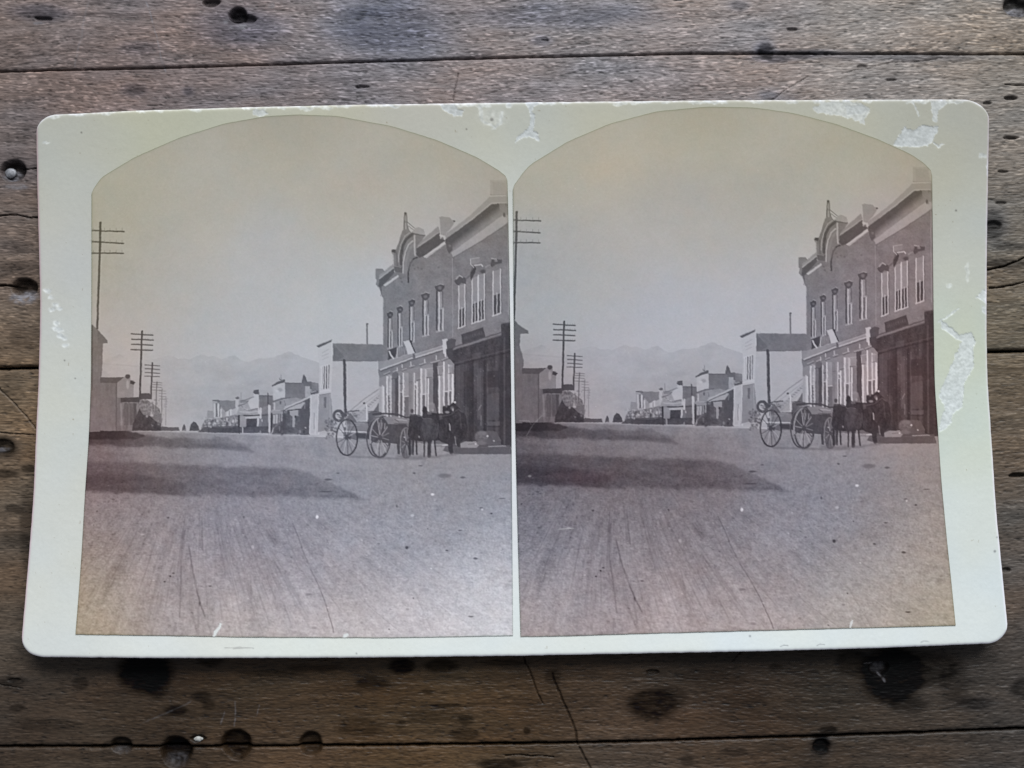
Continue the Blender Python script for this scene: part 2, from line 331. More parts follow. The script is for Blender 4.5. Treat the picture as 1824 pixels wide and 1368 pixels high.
for k in range(4):
    A, B = SEAMS[k](xs), SEAMS[k + 1](xs)
    wobA = 1.1 * fbm(xs / 24, xs * 0 + k * 3.7, 5, 3) + 0.7 * fbm(xs / 7, xs * 0 + k * 1.7, 15, 2)
    wobB = 1.1 * fbm(xs / 24, xs * 0 + k * 5.1 + 40, 6, 3) + 0.7 * fbm(xs / 7, xs * 0 + k * 1.7, 16, 2)
    A = A + GAPS[k] / 2 + wobA * (.5 if k == 1 else 1); B = B - GAPS[k + 1] / 2 + wobB * (.5 if k == 0 else 1)
    ylo, yhi = A.mean(), B.mean(); n_in = int((min(yhi, 1400) - max(ylo, -30)) / STEP)
    ta = []
    def tt(y): return (y - ylo) / (yhi - ylo)
    if ylo < -30: ta += list(np.linspace(0, tt(-30), 30)[:-1])
    ta += list(np.linspace(max(0, tt(-30)), min(1, tt(1400)), n_in))
    if yhi > 1400: ta += list(np.linspace(tt(1400), 1, 30)[1:])
    t = np.array(ta)[:, None]
    Y = A + (B - A) * t; X = np.broadcast_to(xs, Y.shape).copy()
    dA = (Y - A); dB = (B - Y)                                     # distance to the edges, pixels
    # direction of the grain follows the plank, with slow waves
    wav = 16 * fbm(X / 420, Y / 150, 31 + k, 2) + 0.055 * np.clip(X - 800, 0, 900) * (k < 2)
    G = Y + wav + 4 * fbm(X / 90, Y / 30, 41 + k, 2)
    # sharp relief: pores (short dashes) and fibres
    fib = fib_noise(X / 34, G / 2.6, 51 + k, 3, .8)
    pores = fib_noise(X / 11, G / 2.4, 61 + k, 2, .6)
    coarse = fib_noise(X / 210, G / 13, 71 + k, 3)
    mott = fbm(X / 60, G / 26, 81 + k, 3)
    Xw = X + 3.5 * fbm(X / 30, Y / 22, 91, 3); Yw = Y + 2.5 * fbm(X / 26, Y / 20, 92, 3)
    dep, st, bl, pl = (c.sample(Xw, Yw) for c in (wm, wd_, wb, wl))
    st = np.clip(st * (1 + .35 * fbm(X / 14, G / 4, 93, 3)), 0, 1)
    pl = pl * np.clip(1 + 1.2 * fbm(X / 6, Y / 5, 94, 2), 0, 1.6)
    edge = np.exp(-np.minimum(dA, dB) / 1.2)
    z = 0.000045 * fib + 0.00006 * pores + 0.0001 * coarse - 0.0017 * dep * (1 + .08 * fbm(X / 9, Y / 9, 95, 2)) - 0.0009 * edge + 0.0002 * pl * (dep > .2)
    z = z + (0.0, 0.0, 0.0, -0.0003)[k]
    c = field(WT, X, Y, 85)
    fl = dc.sample(X, G - 0 * X, FLECK); po = dc.sample(X, G + 40, PORE)
    patch = np.clip(.75 + .8 * fbm(X / 90, Y / 50, 141 + k, 3), .1, 1.4)
    z = z + 0.00009 * fl - 0.00010 * po
    pd = np.clip(pores - .40, 0, 1)                                 # dark pores
    pw = sstep(.30, .62, fbm(X / 10, G / 2.1, 101 + k, 2, .5)) * (.55 + .45 * fbm(X / 40, G / 20, 131 + k, 2))  # pale worn fibres
    mul = .95 + .14 * fib + .28 * mott + .22 * coarse - .8 * pd + .30 * pw + 1.9 * fl * patch * np.clip(1.35 - Y / 1000, .25, 1.2) - .80 * po + .10  # pale flecks, stronger towards the far side: grain glints painted in
    mul *= 1 - .88 * np.clip(st * 1.15, 0, 1)
    mul *= 1 - .22 * np.exp(-np.minimum(dA, dB) / 3.5) * (1 + fbm(X / 30, Y / 30, 151, 2))
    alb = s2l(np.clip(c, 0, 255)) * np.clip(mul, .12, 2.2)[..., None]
    hue = fbm(X / 160, G / 60, 111 + k, 3)[..., None]
    alb = alb * (1 + hue * np.array([.14, 0, -.14]))
    alb = alb * (1 - bl[..., None] * np.array([.30, .20, .0]))
    alb = alb * (1 - pl[..., None] * .8) + np.array([.27, .27, .30]) * pl[..., None] * .8
    alb = alb * 0.80 / LIT
    z = np.minimum(z, 0.00035)
    P = unproject(X, Y, 0.0); P[..., 2] = z
    o = sheet('plank', P, np.concatenate([np.clip(alb, 0.004, .8), (1 - .85 * np.clip(st * 1.2, 0, 1))[..., None]], 2), M_wood, top, 0.012)
    o['label'] = plank_labels[k]
# unseen board added below to stop light leaking up through the gaps
def slab(name, x0, x1, y0, y1, z0, z1, mat, parent):
    v = [(x, y, z) for z in (z0, z1) for y in (y0, y1) for x in (x0, x1)]
    f = [(0, 2, 3, 1), (4, 5, 7, 6), (0, 1, 5, 4), (2, 6, 7, 3), (0, 4, 6, 2), (1, 3, 7, 5)]
    me = bpy.data.meshes.new(name); me.from_pydata(v, [], f); me.materials.append(mat)
    return link(bpy.data.objects.new(name, me), parent)
slab('light_stop_board', -0.30, 0.32, -0.15, 0.17, -0.022, -0.0125, M_dark, top)
#@@CARD
# ------------------------------------------------------------------ the card
def zcard(X, Y):
    v = (Y - 190) / 970.0; u = (X - 912) / 860.0
    return 0.0010 + 0.0017 * np.clip(v, 0, 1.1) ** 2 + 0.0006 * u * u * v
THICK = 0.0007
cz = float(zcard(912, 684))
card = empty('stereoview_card', (0, 0, cz), category='photo card',
             label='old cream stereoview card with two arched sepia street photographs on the planks')

def outline_sheet(nu, nv, Lx, Rx, yT, yB, ease=0.0):
    u = np.linspace(0, 1, nu)
    e = ease; u = u * (1 - e) + e * (0.5 - 0.5 * np.cos(np.pi * u))
    v = np.linspace(0, 1, nv)[:, None]
    T = yT(u); B = yB(u)
    Y = T + (B - T) * v
    X = Lx(Y) + (Rx(Y) - Lx(Y)) * u
    return X, Y, T, B, np.broadcast_to(u, X.shape), np.broadcast_to(v, X.shape)

# mount ------------------------------------------------------
def mount_T(u):
    x = 65 + u * 1698
    y = np.interp(x, [65, 250, 450, 650, 900, 1312, 1763], [206, 197, 191, 186.5, 183, 178.5, 177])
    cl = np.clip((x - 65) / 36, 0, 1); cr = np.clip((1763 - x) / 52, 0, 1)
    return y + 30 * (1 - np.sqrt(1 - (1 - cl) ** 2)) + 38 * (1 - np.sqrt(1 - (1 - cr) ** 2)) + .5 * fbm(x / 14, x * 0, 201, 3)
def mount_B(u):
    x = 39 + u * 1756
    y = np.interp(x, [39, 75, 300, 600, 912, 1362, 1562, 1762, 1795], [1172, 1170, 1172, 1171.5, 1168, 1159.5, 1154, 1146, 1143])
    cl = np.clip((x - 39) / 44, 0, 1); cr = np.clip((1795 - x) / 40, 0, 1)
    return y - 38 * (1 - np.sqrt(1 - (1 - cl) ** 2)) - 32 * (1 - np.sqrt(1 - (1 - cr) ** 2)) + .6 * fbm(x / 11, x * 0, 202, 3)
def smooth_interp(q, a, b):
    # Catmull-Rom like smoothing through sampled and blurred table
    t = np.linspace(a[0], a[-1], 1200); v = np.interp(t, a, b); s = 25
    k = np.exp(-.5 * (np.arange(-75, 76) / s) ** 2); k /= k.sum()
    v0 = np.concatenate([v[0] - (v[1:76][::-1] - v[0]), v, v[-1] + (v[-1] - v[-76:-1][::-1])])
    return np.interp(q, t, np.convolve(v0, k, 'valid'))
mount_L = lambda y: smooth_interp(y, [180, 240, 350, 450, 550, 684, 734, 884, 1009, 1134, 1180], [64, 65, 67, 70, 72, 69, 66, 60, 50, 39, 36]) + .35 * fbm(y / 12, y * 0, 203, 3)
mount_R = lambda y: smooth_interp(y, [170, 205, 300, 450, 600, 684, 784, 909, 1009, 1109, 1180], [1763, 1762, 1760, 1757.5, 1757, 1759, 1766, 1774, 1784, 1794, 1800]) + .35 * fbm(y / 12, y * 0 + 9, 204, 3)
X, Y, T, B, U, V = outline_sheet(1180, 660, mount_L, mount_R, mount_T, mount_B, 0.12)
dl = X - mount_L(Y); dr = mount_R(Y) - X; dt = Y - T; db = B - Y

pe = Canvas(30, 160, 1810, 1190, 1)          # peeled paper
pe.crop(1420, 150, 4.515)
pe.poly([(130, 190), (200, 140), (350, 150), (380, 125), (500, 150), (590, 200), (560, 250), (540, 320), (490, 300), (380, 260), (240, 250), (160, 230)], 1, .8)
pe.poly([(380, 170), (520, 170), (570, 210), (520, 250), (400, 240)], 1)
pe.poly([(770, 490), (820, 420), (860, 330), (930, 370), (1010, 335), (1130, 345), (1130, 380), (1080, 470), (1050, 500), (840, 500)], 1)
pe.poly([(1070, 130), (1210, 135), (1190, 180), (1140, 200), (1130, 310), (1090, 290), (1080, 200)], 1, .85)
pe.line([(920, 140), (950, 200), (980, 250)], 2.5, 1, .8); pe.line([(1100, 470), (1140, 500), (1175, 490)], 3, 1, .9)
pe.blob(1495, 575, 7, 5, 1, .7); pe.line([(1530, 620), (1522, 720)], 3, 1, .9)
pe.crop(1620, 440, 3.8)
pe.poly([(210, 500), (250, 520), (340, 600), (350, 590), (420, 580), (455, 640), (430, 700), (440, 800), (370, 920), (370, 980), (350, 1090), (280, 1150), (280, 1200), (205, 1260), (215, 1160), (240, 1100), (205, 1020), (210, 960), (260, 880), (280, 800), (320, 720), (350, 640), (300, 610), (220, 550)], 1)
pe.line([(200, 510), (260, 470), (330, 420)], 3.5, 1, .8); pe.poly([(440, 340), (500, 285), (520, 300), (520, 390), (480, 350)], 1, .9)
pe.poly([(495, 400), (522, 420), (522, 480), (500, 450)], 1, .8); pe.blob(390, 170, 3, 18, 1, .35); pe.blob(270, 265, 5, 4, 1, .5)
pe.crop(420, 170, 3.04)
pe.poly([(1100, 45), (1180, 45), (1200, 80), (1240, 75), (1225, 110), (1180, 120), (1150, 95), (1120, 70)], 1)
pe.poly([(90, 78), (150, 75), (180, 100), (130, 120), (95, 110)], 1, .9)
pe.line([(1325, 60), (1330, 130), (1400, 180)], 6, 1, .5, 2); pe.line([(1440, 90), (1430, 150), (1390, 185)], 5, 1, .5, 2); pe.blob(1390, 120, 22, 14, 1, .3, .6)
pe.poly([(1570, 38), (1640, 35), (1610, 60), (1618, 150), (1610, 190), (1640, 210), (1640, 250), (1590, 225), (1530, 245), (1510, 265), (1515, 235), (1560, 200), (1590, 180), (1590, 80)], 1)
pe.blob(860, 60, 9, 2.5, 1, .8); pe.blob(1480, 55, 6, 4, 1, .8)
pe.crop(0, 250, 3.04)
for a in [(255, 815), (275, 850), (300, 890), (320, 915), (285, 915), (305, 990), (320, 1030), (350, 1070), (355, 1110), (300, 1020), (330, 1060)]: pe.blob(a[0], a[1], 5.5, 4, 1, .75, .5)
pe.blob(245, 15, 6, 3, 1, .6)
pe.crop(0, 0, 1)
for x in range(70, 1760, 9):
    r = float(hash2(np.array([x]), np.array([3]), 5)[0]); r2 = float(hash2(np.array([x]), np.array([8]), 5)[0])
    if r > .72: pe.blob(x, float(np.interp(x, [65, 250, 450, 650, 900, 1312, 1763], [206, 197, 191, 186.5, 183, 178.5, 177])) + 2 + 3 * r2, 6 + 8 * r2, 1.5 + 2.0 * r2, 1, .6)
Xw = X + 4 * fbm(X / 9, Y / 9, 211, 3); Yw = Y + 4 * fbm(X / 9, Y / 9, 212, 3)
pm = pe.sample(Xw, Yw); e1 = np.clip(4 * pm * (1 - pm), 0, 1)

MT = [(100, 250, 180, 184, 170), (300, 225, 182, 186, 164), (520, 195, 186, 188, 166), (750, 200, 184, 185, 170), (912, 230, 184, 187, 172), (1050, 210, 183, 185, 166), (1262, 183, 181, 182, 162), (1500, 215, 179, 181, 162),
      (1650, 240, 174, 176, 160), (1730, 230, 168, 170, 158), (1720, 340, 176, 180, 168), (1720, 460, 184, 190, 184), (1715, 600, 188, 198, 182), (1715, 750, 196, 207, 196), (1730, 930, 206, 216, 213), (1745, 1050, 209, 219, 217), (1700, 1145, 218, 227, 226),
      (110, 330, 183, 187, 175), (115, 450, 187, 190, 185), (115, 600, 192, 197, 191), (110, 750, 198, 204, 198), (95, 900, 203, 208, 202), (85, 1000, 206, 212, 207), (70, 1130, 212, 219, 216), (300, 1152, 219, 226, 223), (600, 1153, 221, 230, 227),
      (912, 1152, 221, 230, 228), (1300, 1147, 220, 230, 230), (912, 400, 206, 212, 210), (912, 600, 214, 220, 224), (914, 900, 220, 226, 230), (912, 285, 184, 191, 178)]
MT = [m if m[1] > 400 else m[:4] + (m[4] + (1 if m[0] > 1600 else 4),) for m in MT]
c = field(MT, X, Y, 70)  # mount tones: yellowing, plus light falloff painted in towards the far edge
c = c + 2.5 * fbm(X / 60, Y / 60, 221, 4)[..., None] + 2.2 * fbm(X / 3.2, Y / 3.2, 222, 2)[..., None] + fbm(X / 90, Y / 90, 223, 2)[..., None] * np.array([2, 0, -4])
# foxing specks
sp = np.clip(vnoise(X / 4.2, Y / 4.2, 231) - .455, 0, 1) * 22 * (vnoise(X / 37, Y / 41, 232) > .08)
c = c - np.clip(sp, 0, 1)[..., None] * np.array([42, 52, 62])
# dark pen-like marks and a few spots
mk = Canvas(30, 160, 1810, 1190, 1)
mk.line([(400, 1154), (428, 1153), (452, 1155)], 1.2, 1, .5); mk.line([(415, 1156), (446, 1154)], 1.0, 1, .4)
for x, y, r in [(145, 236, 1.6), (831, 230, 1.5), (1703, 375, 1.7), (115, 642, 1.4), (134, 674, 1.4), (1772, 982, 2.2), (1776, 957, 1.4), (1336, 1133, 1.8), (635, 1164, 1.5), (876, 213, 3.0)]: mk.blob(x, y, r, r, 1, .6, .5)
for x in (1390, 1455, 1640): mk.line([(x, 1152 - (x - 1390) * .03), (x + 6, 1149 - (x - 1390) * .03), (x + 14, 1150 - (x - 1390) * .03)], 1.2, 1, .6)
c = c - np.array([0, 2.0, 0]) - mk.sample(X, Y)[..., None] * np.array([110, 115, 110])
# peeled patches: bare blue-white board with torn rims
pn = fbm(X / 4, Y / 4, 241, 3)
pt_ = np.stack([196 + 30 * pn, 203 + 30 * pn, 210 + 32 * pn], -1) + (np.clip(Y - 450, 0, 350) / 350 * 10)[..., None]
c = c * (1 - pm[..., None] * .68) + pt_ * pm[..., None] * .68
c = c + (e1 * np.clip(.5 + 1.2 * fbm(X / 5, Y / 5, 242, 2), -0.9, 1.2) * 22)[..., None]
# worn rims
rim = lambda d, w: np.clip(1 - d / w, 0, 1) ** 1.0
nz = np.clip(1 + .9 * fbm(X / 7, Y / 7, 243, 2), 0, 2)
c = c + (rim(dt, 3.6) * 36 * nz)[..., None] * np.array([1, 1, 1.35]) + (rim(dr, 3.6) * 26)[..., None] * np.array([1.15, .8, 1.4]) * (nz[..., None] * .5 + .5)
c = c + (rim(dl, 3.4) * 16)[..., None] * np.array([1.2, -.6, .2]) + (rim(db, 3.2) * 14)[..., None] * np.array([1.1, .5, 1.4])
c = np.clip(c, 0, 246)
z = zcard(X, Y) + THICK - 0.00009 * pm * (1 + .5 * pn) + 0.00004 * e1 + 0.000012 * fbm(X / 8, Y / 8, 251, 3)
dmin = np.minimum(np.minimum(dl, dr), np.minimum(dt, db)); z = z - 0.00022 * np.exp(-dmin / 1.5)
P = unproject(X, Y, z)
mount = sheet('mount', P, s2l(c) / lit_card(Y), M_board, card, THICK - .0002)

#@@PICTURE
# ------------------------------------------------------------------ the photographed street, as printed tones
cv = Canvas(118, 180, 985, 1150, 2, 170.0)
rng = np.random.RandomState(7)
X, Y = cv.X, cv.Y
SKY = [(520, 215, 158), (250, 300, 166), (185, 335, 165), (800, 290, 164), (890, 315, 154), (350, 350, 169), (600, 350, 168), (180, 450, 160), (300, 500, 170), (500, 480, 175), (750, 350, 170), (650, 330, 167),
       (620, 560, 183), (400, 600, 179), (200, 600, 164), (650, 500, 179), (450, 400, 173), (300, 620, 176), (560, 620, 184)]
cv.a = field(SKY, X, Y, 80)[..., 0] + 3.2 * fbm(X / 70, Y / 60, 301, 4) + 1.0
NOBACK = cv.a.copy()
# mountains
cv.crop(150, 560, 5.067)
mtn = [(-100, 420), (165, 412), (250, 385), (330, 362), (400, 398), (520, 408), (600, 415), (690, 388), (760, 372), (850, 396), (950, 404), (1050, 362), (1120, 376), (1180, 382), (1240, 402), (1300, 376), (1360, 370), (1410, 408), (1480, 430),
       (1560, 400), (1640, 398), (1700, 388), (1824, 342), (1850, 330), (1890, 352), (2010, 400), (2130, 440), (2700, 470), (2700, 1100), (-100, 1100)]
mtn = [(a[0] + k * (b[0] - a[0]) / 12, a[1] + k * (b[1] - a[1]) / 12 + (9 * float(fbm(np.array([(a[0] + k * (b[0] - a[0]) / 12) / 34]), np.array([2.0]), 306, 3)[0]) if a[1] < 900 else 0)) for a, b in zip(mtn, mtn[1:] + mtn[:1]) for k in range(12)]
cv.poly(mtn, lambda x, y: 170 + 8 * fbm(x / 26, y / 12, 305, 4) - np.clip(y - 640, 0, 60) * .12 + np.clip(y - 705, 0, 70) * .09 - 9 * np.clip((230 - x) / 70, 0, 1), .93)
cv.line([(690, 400), (820, 470), (980, 430), (1050, 380)], 2, 168, .5, 2); cv.line([(1180, 390), (1260, 440), (1400, 420)], 2, 168, .4, 2); cv.line([(820, 480), (900, 470), (990, 425)], 1.5, 176, .5, 1.5)
cv.line([(160, 445), (500, 470), (640, 500)], 2, 152, .4, 2)

# ground ------------------------------------------------------
GR = [(570, 800, 143), (420, 786, 140), (300, 812, 128), (160, 805, 108), (700, 860, 144), (560, 860, 142), (500, 905, 136), (350, 905, 132), (200, 905, 128), (160, 900, 122), (500, 960, 138), (350, 980, 135), (200, 980, 131), (800, 930, 147), (700, 960, 148), (650, 1000, 150),
      (890, 930, 154), (890, 1000, 176), (850, 1050, 184), (750, 1040, 168), (600, 1050, 156), (480, 1050, 150), (350, 1050, 146), (200, 1050, 142), (160, 1120, 152), (250, 1110, 158), (400, 1110, 163), (500, 1115, 170), (600, 1115, 180), (700, 1110, 190), (800, 1100, 200), (890, 1100, 209),
      (880, 860, 142), (860, 815, 140), (750, 825, 142), (640, 830, 143)]
g = field(GR, X, Y, 42)[..., 0]
vy = np.clip(Y - 768, 1, 400); sc_ = vy / 140.0
gx = (X - 350) / (vy + 26)                       # lines meeting at the end of the street
fine = fbm(X / (2.6 + 3 * sc_), Y / (1.0 + 1.6 * sc_), 311, 3, .7)
streak = fib_noise(gx * 26, np.log(vy + 40) * 5.5, 312, 3, .65)
near = sstep(870, 960, Y) * (1 - .65 * sstep(600, 850, X))
def grn(s_, seed, st=1.0):
    r = np.random.RandomState(seed).randn(*X.shape); r = blur(r, s_)
    if st != 1.0: r = blur(r, s_ * .6)
    return r / r.std()
GRN1, GRN2, GRN3 = grn(1.5, 41), grn(2.6, 42), grn(5.0, 43)
streak2 = fib_noise(gx * 70, np.log(vy + 40) * 9, 316, 2, .7)
g = g + (6 + 6 * sstep(800, 1000, Y)) * fine + 5 * near + 8.5 * near * streak * (1 + fbm(X / 30, Y / 20, 319, 3)) + 8 * near * fib_noise(gx * 11, np.log(vy + 40) * 3, 320, 2) + 2 * near * streak2 + (.5 + .5 * sstep(800, 950, Y)) * (GRN1 * 3.6 + GRN2 * 3.2 - 13 * np.clip(GRN2 - 1.6, 0, 1.4) - 11 * np.clip(GRN3 - 1.3, 0, 1.5) + 3.2 * GRN3) + 7 * near * fbm(X / 7 + gx * 20, Y / 8, 318, 3) + 6 * fbm(X / 40, Y / 9, 313, 3) + 3 * fbm(X / 3, Y / 3, 314, 2)
gtop = lerp_poly([(118, 768), (235, 766.5), (340, 769.5), (480, 774.5), (570, 778), (640, 782), (700, 786), (800, 792), (985, 797)])
cv.crop(0, 0, 1); cv.poly([(612, 690), (985, 690), (985, 830), (612, 830)], 108)
gm = sstep(-.5, .5, Y - gtop(X) - .5 * fbm(X / 9, X * 0, 315, 2))
cv.a = cv.a * (1 - gm) + g * gm
cv.crop(0, 0, 1)
# pale dirt edge along the far end
cv.line([(235, 768), (300, 769), (400, 772.5), (480, 776), (560, 779.5)], 1.6, 162, .6, 1)
# shadows across the road
def shade(pts, f, soft, jit=1.6):
    m = Canvas(118, 180, 985, 1150, 2); m.poly(pts, 1.0); a = blur(m.a, soft * 2)
    a = m.sample(X + jit * 2 * fbm(X / 14, Y / 5, 321, 3), Y + jit * fbm(X / 12, Y / 4, 322, 3), a)
    v = f(X, Y) if callable(f) else f
    cv.a = cv.a * (1 - a * (1 - v))
shade([(118, 763), (165, 765), (199, 762), (218, 764), (236, 770), (275, 777), (330, 781), (405, 780), (425, 788), (452, 803), (455, 806), (395, 800), (330, 799), (250, 796), (118, 789)], lambda x, y: .70 + .17 * np.clip((x - 200) / 240, 0, 1) + .04 * fbm(x / 20, y / 6, 324, 3), 1.8, 3.2)
shade([(118, 762), (175, 764), (200, 761), (222, 765), (262, 776), (240, 783), (118, 782)], .80, 1.0)
shade([(330, 790), (425, 791), (452, 804), (380, 800)], .93, 1.5)
shade([(118, 820), (223, 823), (317, 826), (411, 831), (523, 834), (548, 842), (576, 853), (618, 874), (651, 890), (590, 888), (520, 885.5), (340, 883), (247, 878.5), (118, 874)], lambda x, y: .82 - .06 * np.clip((y - 822) / 30, 0, 1) * np.clip((400 - x) / 200, 0, 1) + .05 * fbm(x / 30, y / 8, 323, 3), 2.4, 3.2)
shade([(118, 842), (260, 845), (330, 862), (330, 884), (118, 874)], .90, 3)
shade([(560, 862), (618, 876), (651, 890), (560, 887)], .97, 1)
# broken ruts fanning towards the viewer
for i in range(230):
    q = rng.uniform(-1.05, 2.6) if i % 3 else rng.uniform(-.5, .9); y0 = rng.uniform(885, 1090); L = rng.uniform(18, 95); ys = np.linspace(y0, y0 + L, 7)
    wob = np.cumsum(rng.uniform(-.5, .5, 7)); xs0 = [350 + q * (v - 742) * .62 + w_ for v, w_ in zip(ys, wob)]
    b0 = cv.a[int(min(1140, y0 + L / 2) * 2 - 360), int(np.clip(xs0[3] - 118, 1, 860) * 2)]
    cv.line(list(zip(xs0, ys)), rng.uniform(.8, 2.0) * (y0 - 760) / 180, b0 - rng.uniform(14, 34), rng.uniform(.15, .45) * (.5 if q > 1.2 else 1), 2.6)
    if rng.rand() < .6: cv.line([(a + 1.8, b) for a, b in zip(xs0, ys)], 1.3, b0 + rng.uniform(6, 18), .35, 1.2)
# tyre and wheel tracks
cv.crop(130, 820, 4.275)
for p, w, v, al in [([(850, 540), (838, 620), (822, 760), (822, 900), (820, 1040), (808, 1190)], 1.7, 100, .55), ([(880, 640), (905, 800), (935, 950), (965, 1080), (1005, 1190)], 1.8, 92, .6), ([(870, 280), (895, 460), (935, 600), (1000, 700)], 1.3, 112, .35),
                    ([(780, 700), (760, 800), (690, 960), (650, 1170)], 1.5, 110, .4), ([(1180, 480), (1160, 620), (1180, 860), (1215, 980)], 1.4, 112, .35), ([(1350, 860), (1360, 1020)], 2.2, 108, .35), ([(880, 980), (900, 1140), (950, 1320)], 2, 118, .4),
                    ([(1590, 480), (1660, 660), (1710, 760)], 1.3, 112, .35), ([(1520, 720), (1560, 900), (1600, 1080), (1650, 1220)], 1.6, 126, .35), ([(540, 1040), (520, 1200), (480, 1340)], 2, 122, .35), ([(780, 1240), (760, 1360)], 2, 118, .35),
                    ([(560, 570), (380, 620), (180, 740)], 1.6, 112, .35), ([(480, 640), (300, 800)], 1.5, 114, .3), ([(340, 700), (180, 860)], 1.3, 116, .3), ([(1250, 1180), (1290, 1340)], 1.6, 130, .3), ([(1010, 1200), (1060, 1340)], 1.6, 122, .4),
                    ([(1020, 800), (1100, 960), (1200, 1180)], 1.3, 122, .3), ([(460, 900), (350, 1180)], 1.6, 124, .25), ([(420, 330), (500, 320), (560, 290)], 1.0, 100, .4)]:
    cv.line(p, w * 1.4, lambda x, y, v=v: v - 2 + 44 * np.clip(.25 + fbm(x / 9, y / 13, 325, 3), 0, 1), np.minimum(1, al * 1.1), 2.4)
cv.line([(925, 640), (955, 800), (1000, 960)], 1.6, 152, .35, 1.2); cv.line([(845, 900), (860, 1180)], 2.4, 160, .35, 1.5); cv.line([(905, 1040), (945, 1200)], 2.2, 164, .3, 1.5)
cv.crop(520, 820, 4.275)
cv.line([(5, 480), (40, 560), (80, 680), (130, 800), (200, 950), (250, 1070), (285, 1190), (305, 1250), (318, 1310)], 1.8, lambda x, y: 102 + 44 * np.clip(.15 + fbm(x / 9, y / 12, 326, 3), 0, 1), .72, 1.8)
cv.line([(20, 480), (98, 690), (150, 805), (218, 955), (268, 1070), (305, 1190)], 1.4, 164, .35, 1)
for p, v in [([(400, 920), (520, 1050), (680, 1190), (830, 1310)], 134), ([(900, 940), (970, 1080), (1070, 1310)], 150), ([(20, 760), (60, 840)], 112), ([(0, 500), (-60, 400)], 112), ([(420, 760), (520, 780)], 118), ([(700, 890), (930, 886)], 128)]: cv.line(p, 1.2, v, .4, 1.2)
cv.crop(0, 0, 1)
# stones and clods
for i in range(1500):
    y = 792 + 340 * rng.rand() ** 1.0; x = rng.uniform(125, 980); s_ = .45 + (y - 770) / 330
    dark = rng.rand() < .62; v = (-1 if dark else 1) * rng.uniform(10, 34)
    if y > 1000: v *= .7
    b0 = cv.a[int((y - 180) * 2), int((x - 118) * 2)]
    cv.blob(x, y, s_ * rng.uniform(.7, 2.2), s_ * rng.uniform(.35, .8), b0 + v, rng.uniform(.4, .95), .5, rng.uniform(-.3, .3))
cv.crop(520, 820, 4.275)
for x, y, rx, ry, v in [(190, 432, 2.4, 3.2, 238), (1070, 258, 3.2, 2.2, 225), (918, 420, 3.4, 2.2, 190), (875, 665, 2.8, 3.0, 72), (1180, 686, 2.6, 1.3, 84), (1398, 748, 3.8, 2.0, 92), (1362, 1188, 5.0, 1.5, 112), (1520, 405, 2.0, 1.4, 76), (1440, 362, 3.0, 1.0, 90),
                        (1302, 130, 4.5, 2.0, 92), (1160, 118, 12, 4, 108), (930, 98, 3, 1.6, 88), (276, 146, 7, 1.8, 86), (350, 97, 3, 1, 90), (980, 40, 4, 1.0, 84), (800, 350, 2, 2.4, 100), (740, 1286, 1.4, 1.4, 110), (925, 1050, 1.4, 1.6, 96), (1035, 520, 1.5, 1.3, 90),
                        (660, 635, 2.4, 1.2, 108), (170, 1275, 5, 2.6, 146), (1280, 532, 3.4, 1.0, 96), (1170, 445, 3, 3, 160), (260, 238, 12, 1.2, 84), (1600, 290, 6, 1, 96), (1060, 825, 2, 1.2, 215), (1350, 858, 3.2, 1.2, 212), (880, 1135, 3, 2, 150), (1450, 375, 2, 1.4, 200),
                        (1010, 985, 9, 3, 160), (860, 930, 5, 3, 158), (130, 1020, 6, 2, 128), (530, 1236, 3, 2, 150)]:
    cv.blob(x, y, rx, ry, v, .8, .45)
cv.crop(130, 820, 4.275)
for x, y, rx, ry, v in [(725, 437, 2.2, 1.8, 84), (740, 882, 2.0, 1.6, 56), (697, 923, 1.8, 1.4, 62), (765, 858, 2.6, 1.4, 84), (185, 388, 1.8, 1.2, 82), (1045, 958, 3, 1.4, 96), (965, 1090, 2, 3.5, 90), (305, 297, 3, 1.3, 96), (530, 565, 3.5, 1.2, 172), (1300, 430, 2, 1.5, 92), (1370, 660, 2.4, 3, 176)]:
    cv.blob(x, y, rx, ry, v, .8, .45)

# left side of the street --------------------------------------
cv.crop(150, 560, 5.067)
cv.poly([(-160, 20), (72, 95), (125, 140), (210, 235), (212, 258), (168, 266), (162, 500), (150, 600), (145, 1060), (-160, 1060)], lambda x, y: 112 + 6 * fbm(x / 3, y / 30, 331, 3))
cv.poly([(120, 138), (210, 235), (212, 260), (125, 262)], 104)
cv.line([(75, 95), (72, 1000)], 1.4, 80, .7)
cv.poly([(140, 600), (290, 600), (440, 640), (445, 760), (700, 900), (690, 1052), (60, 1052), (60, 700)], lambda x, y: 111 + 6 * fbm(x / 4, y / 16, 332, 3))
cv.poly([(145, 568), (365, 566), (372, 612), (290, 618), (145, 618)], 92)
cv.poly([(365, 560), (385, 543), (412, 546), (420, 592), (445, 592), (465, 612), (446, 634), (440, 752), (300, 752), (295, 620)], 132)
cv.blob(392, 560, 4.5, 4, 84, 1, .2); cv.poly([(420, 592), (465, 612), (446, 634), (415, 624)], 78); cv.blob(392, 635, 2.6, 8, 160, .8, .3); cv.line([(290, 600), (290, 1050)], 1.6, 88, .8)
cv.poly([(330, 752), (505, 745), (520, 770), (505, 792), (330, 790)], 80)
cv.poly([(322, 790), (500, 790), (500, 1050), (322, 1050)], lambda x, y: 112 + 16 * fbm(x / 2.2, y / 14, 333, 2))
for x0, x1, v in [(328, 345, 138), (360, 400, 90), (410, 470, 88), (478, 495, 128), (445, 470, 78)]: cv.box(x0, 800, x1, 1000, v, .6)
cv.poly([(495, 712), (590, 712), (608, 745), (600, 765), (495, 765)], 84); cv.poly([(500, 770), (560, 765), (680, 850), (690, 900), (500, 900)], lambda x, y: 118 + 30 * fbm(x / 2, y / 3, 334, 2))
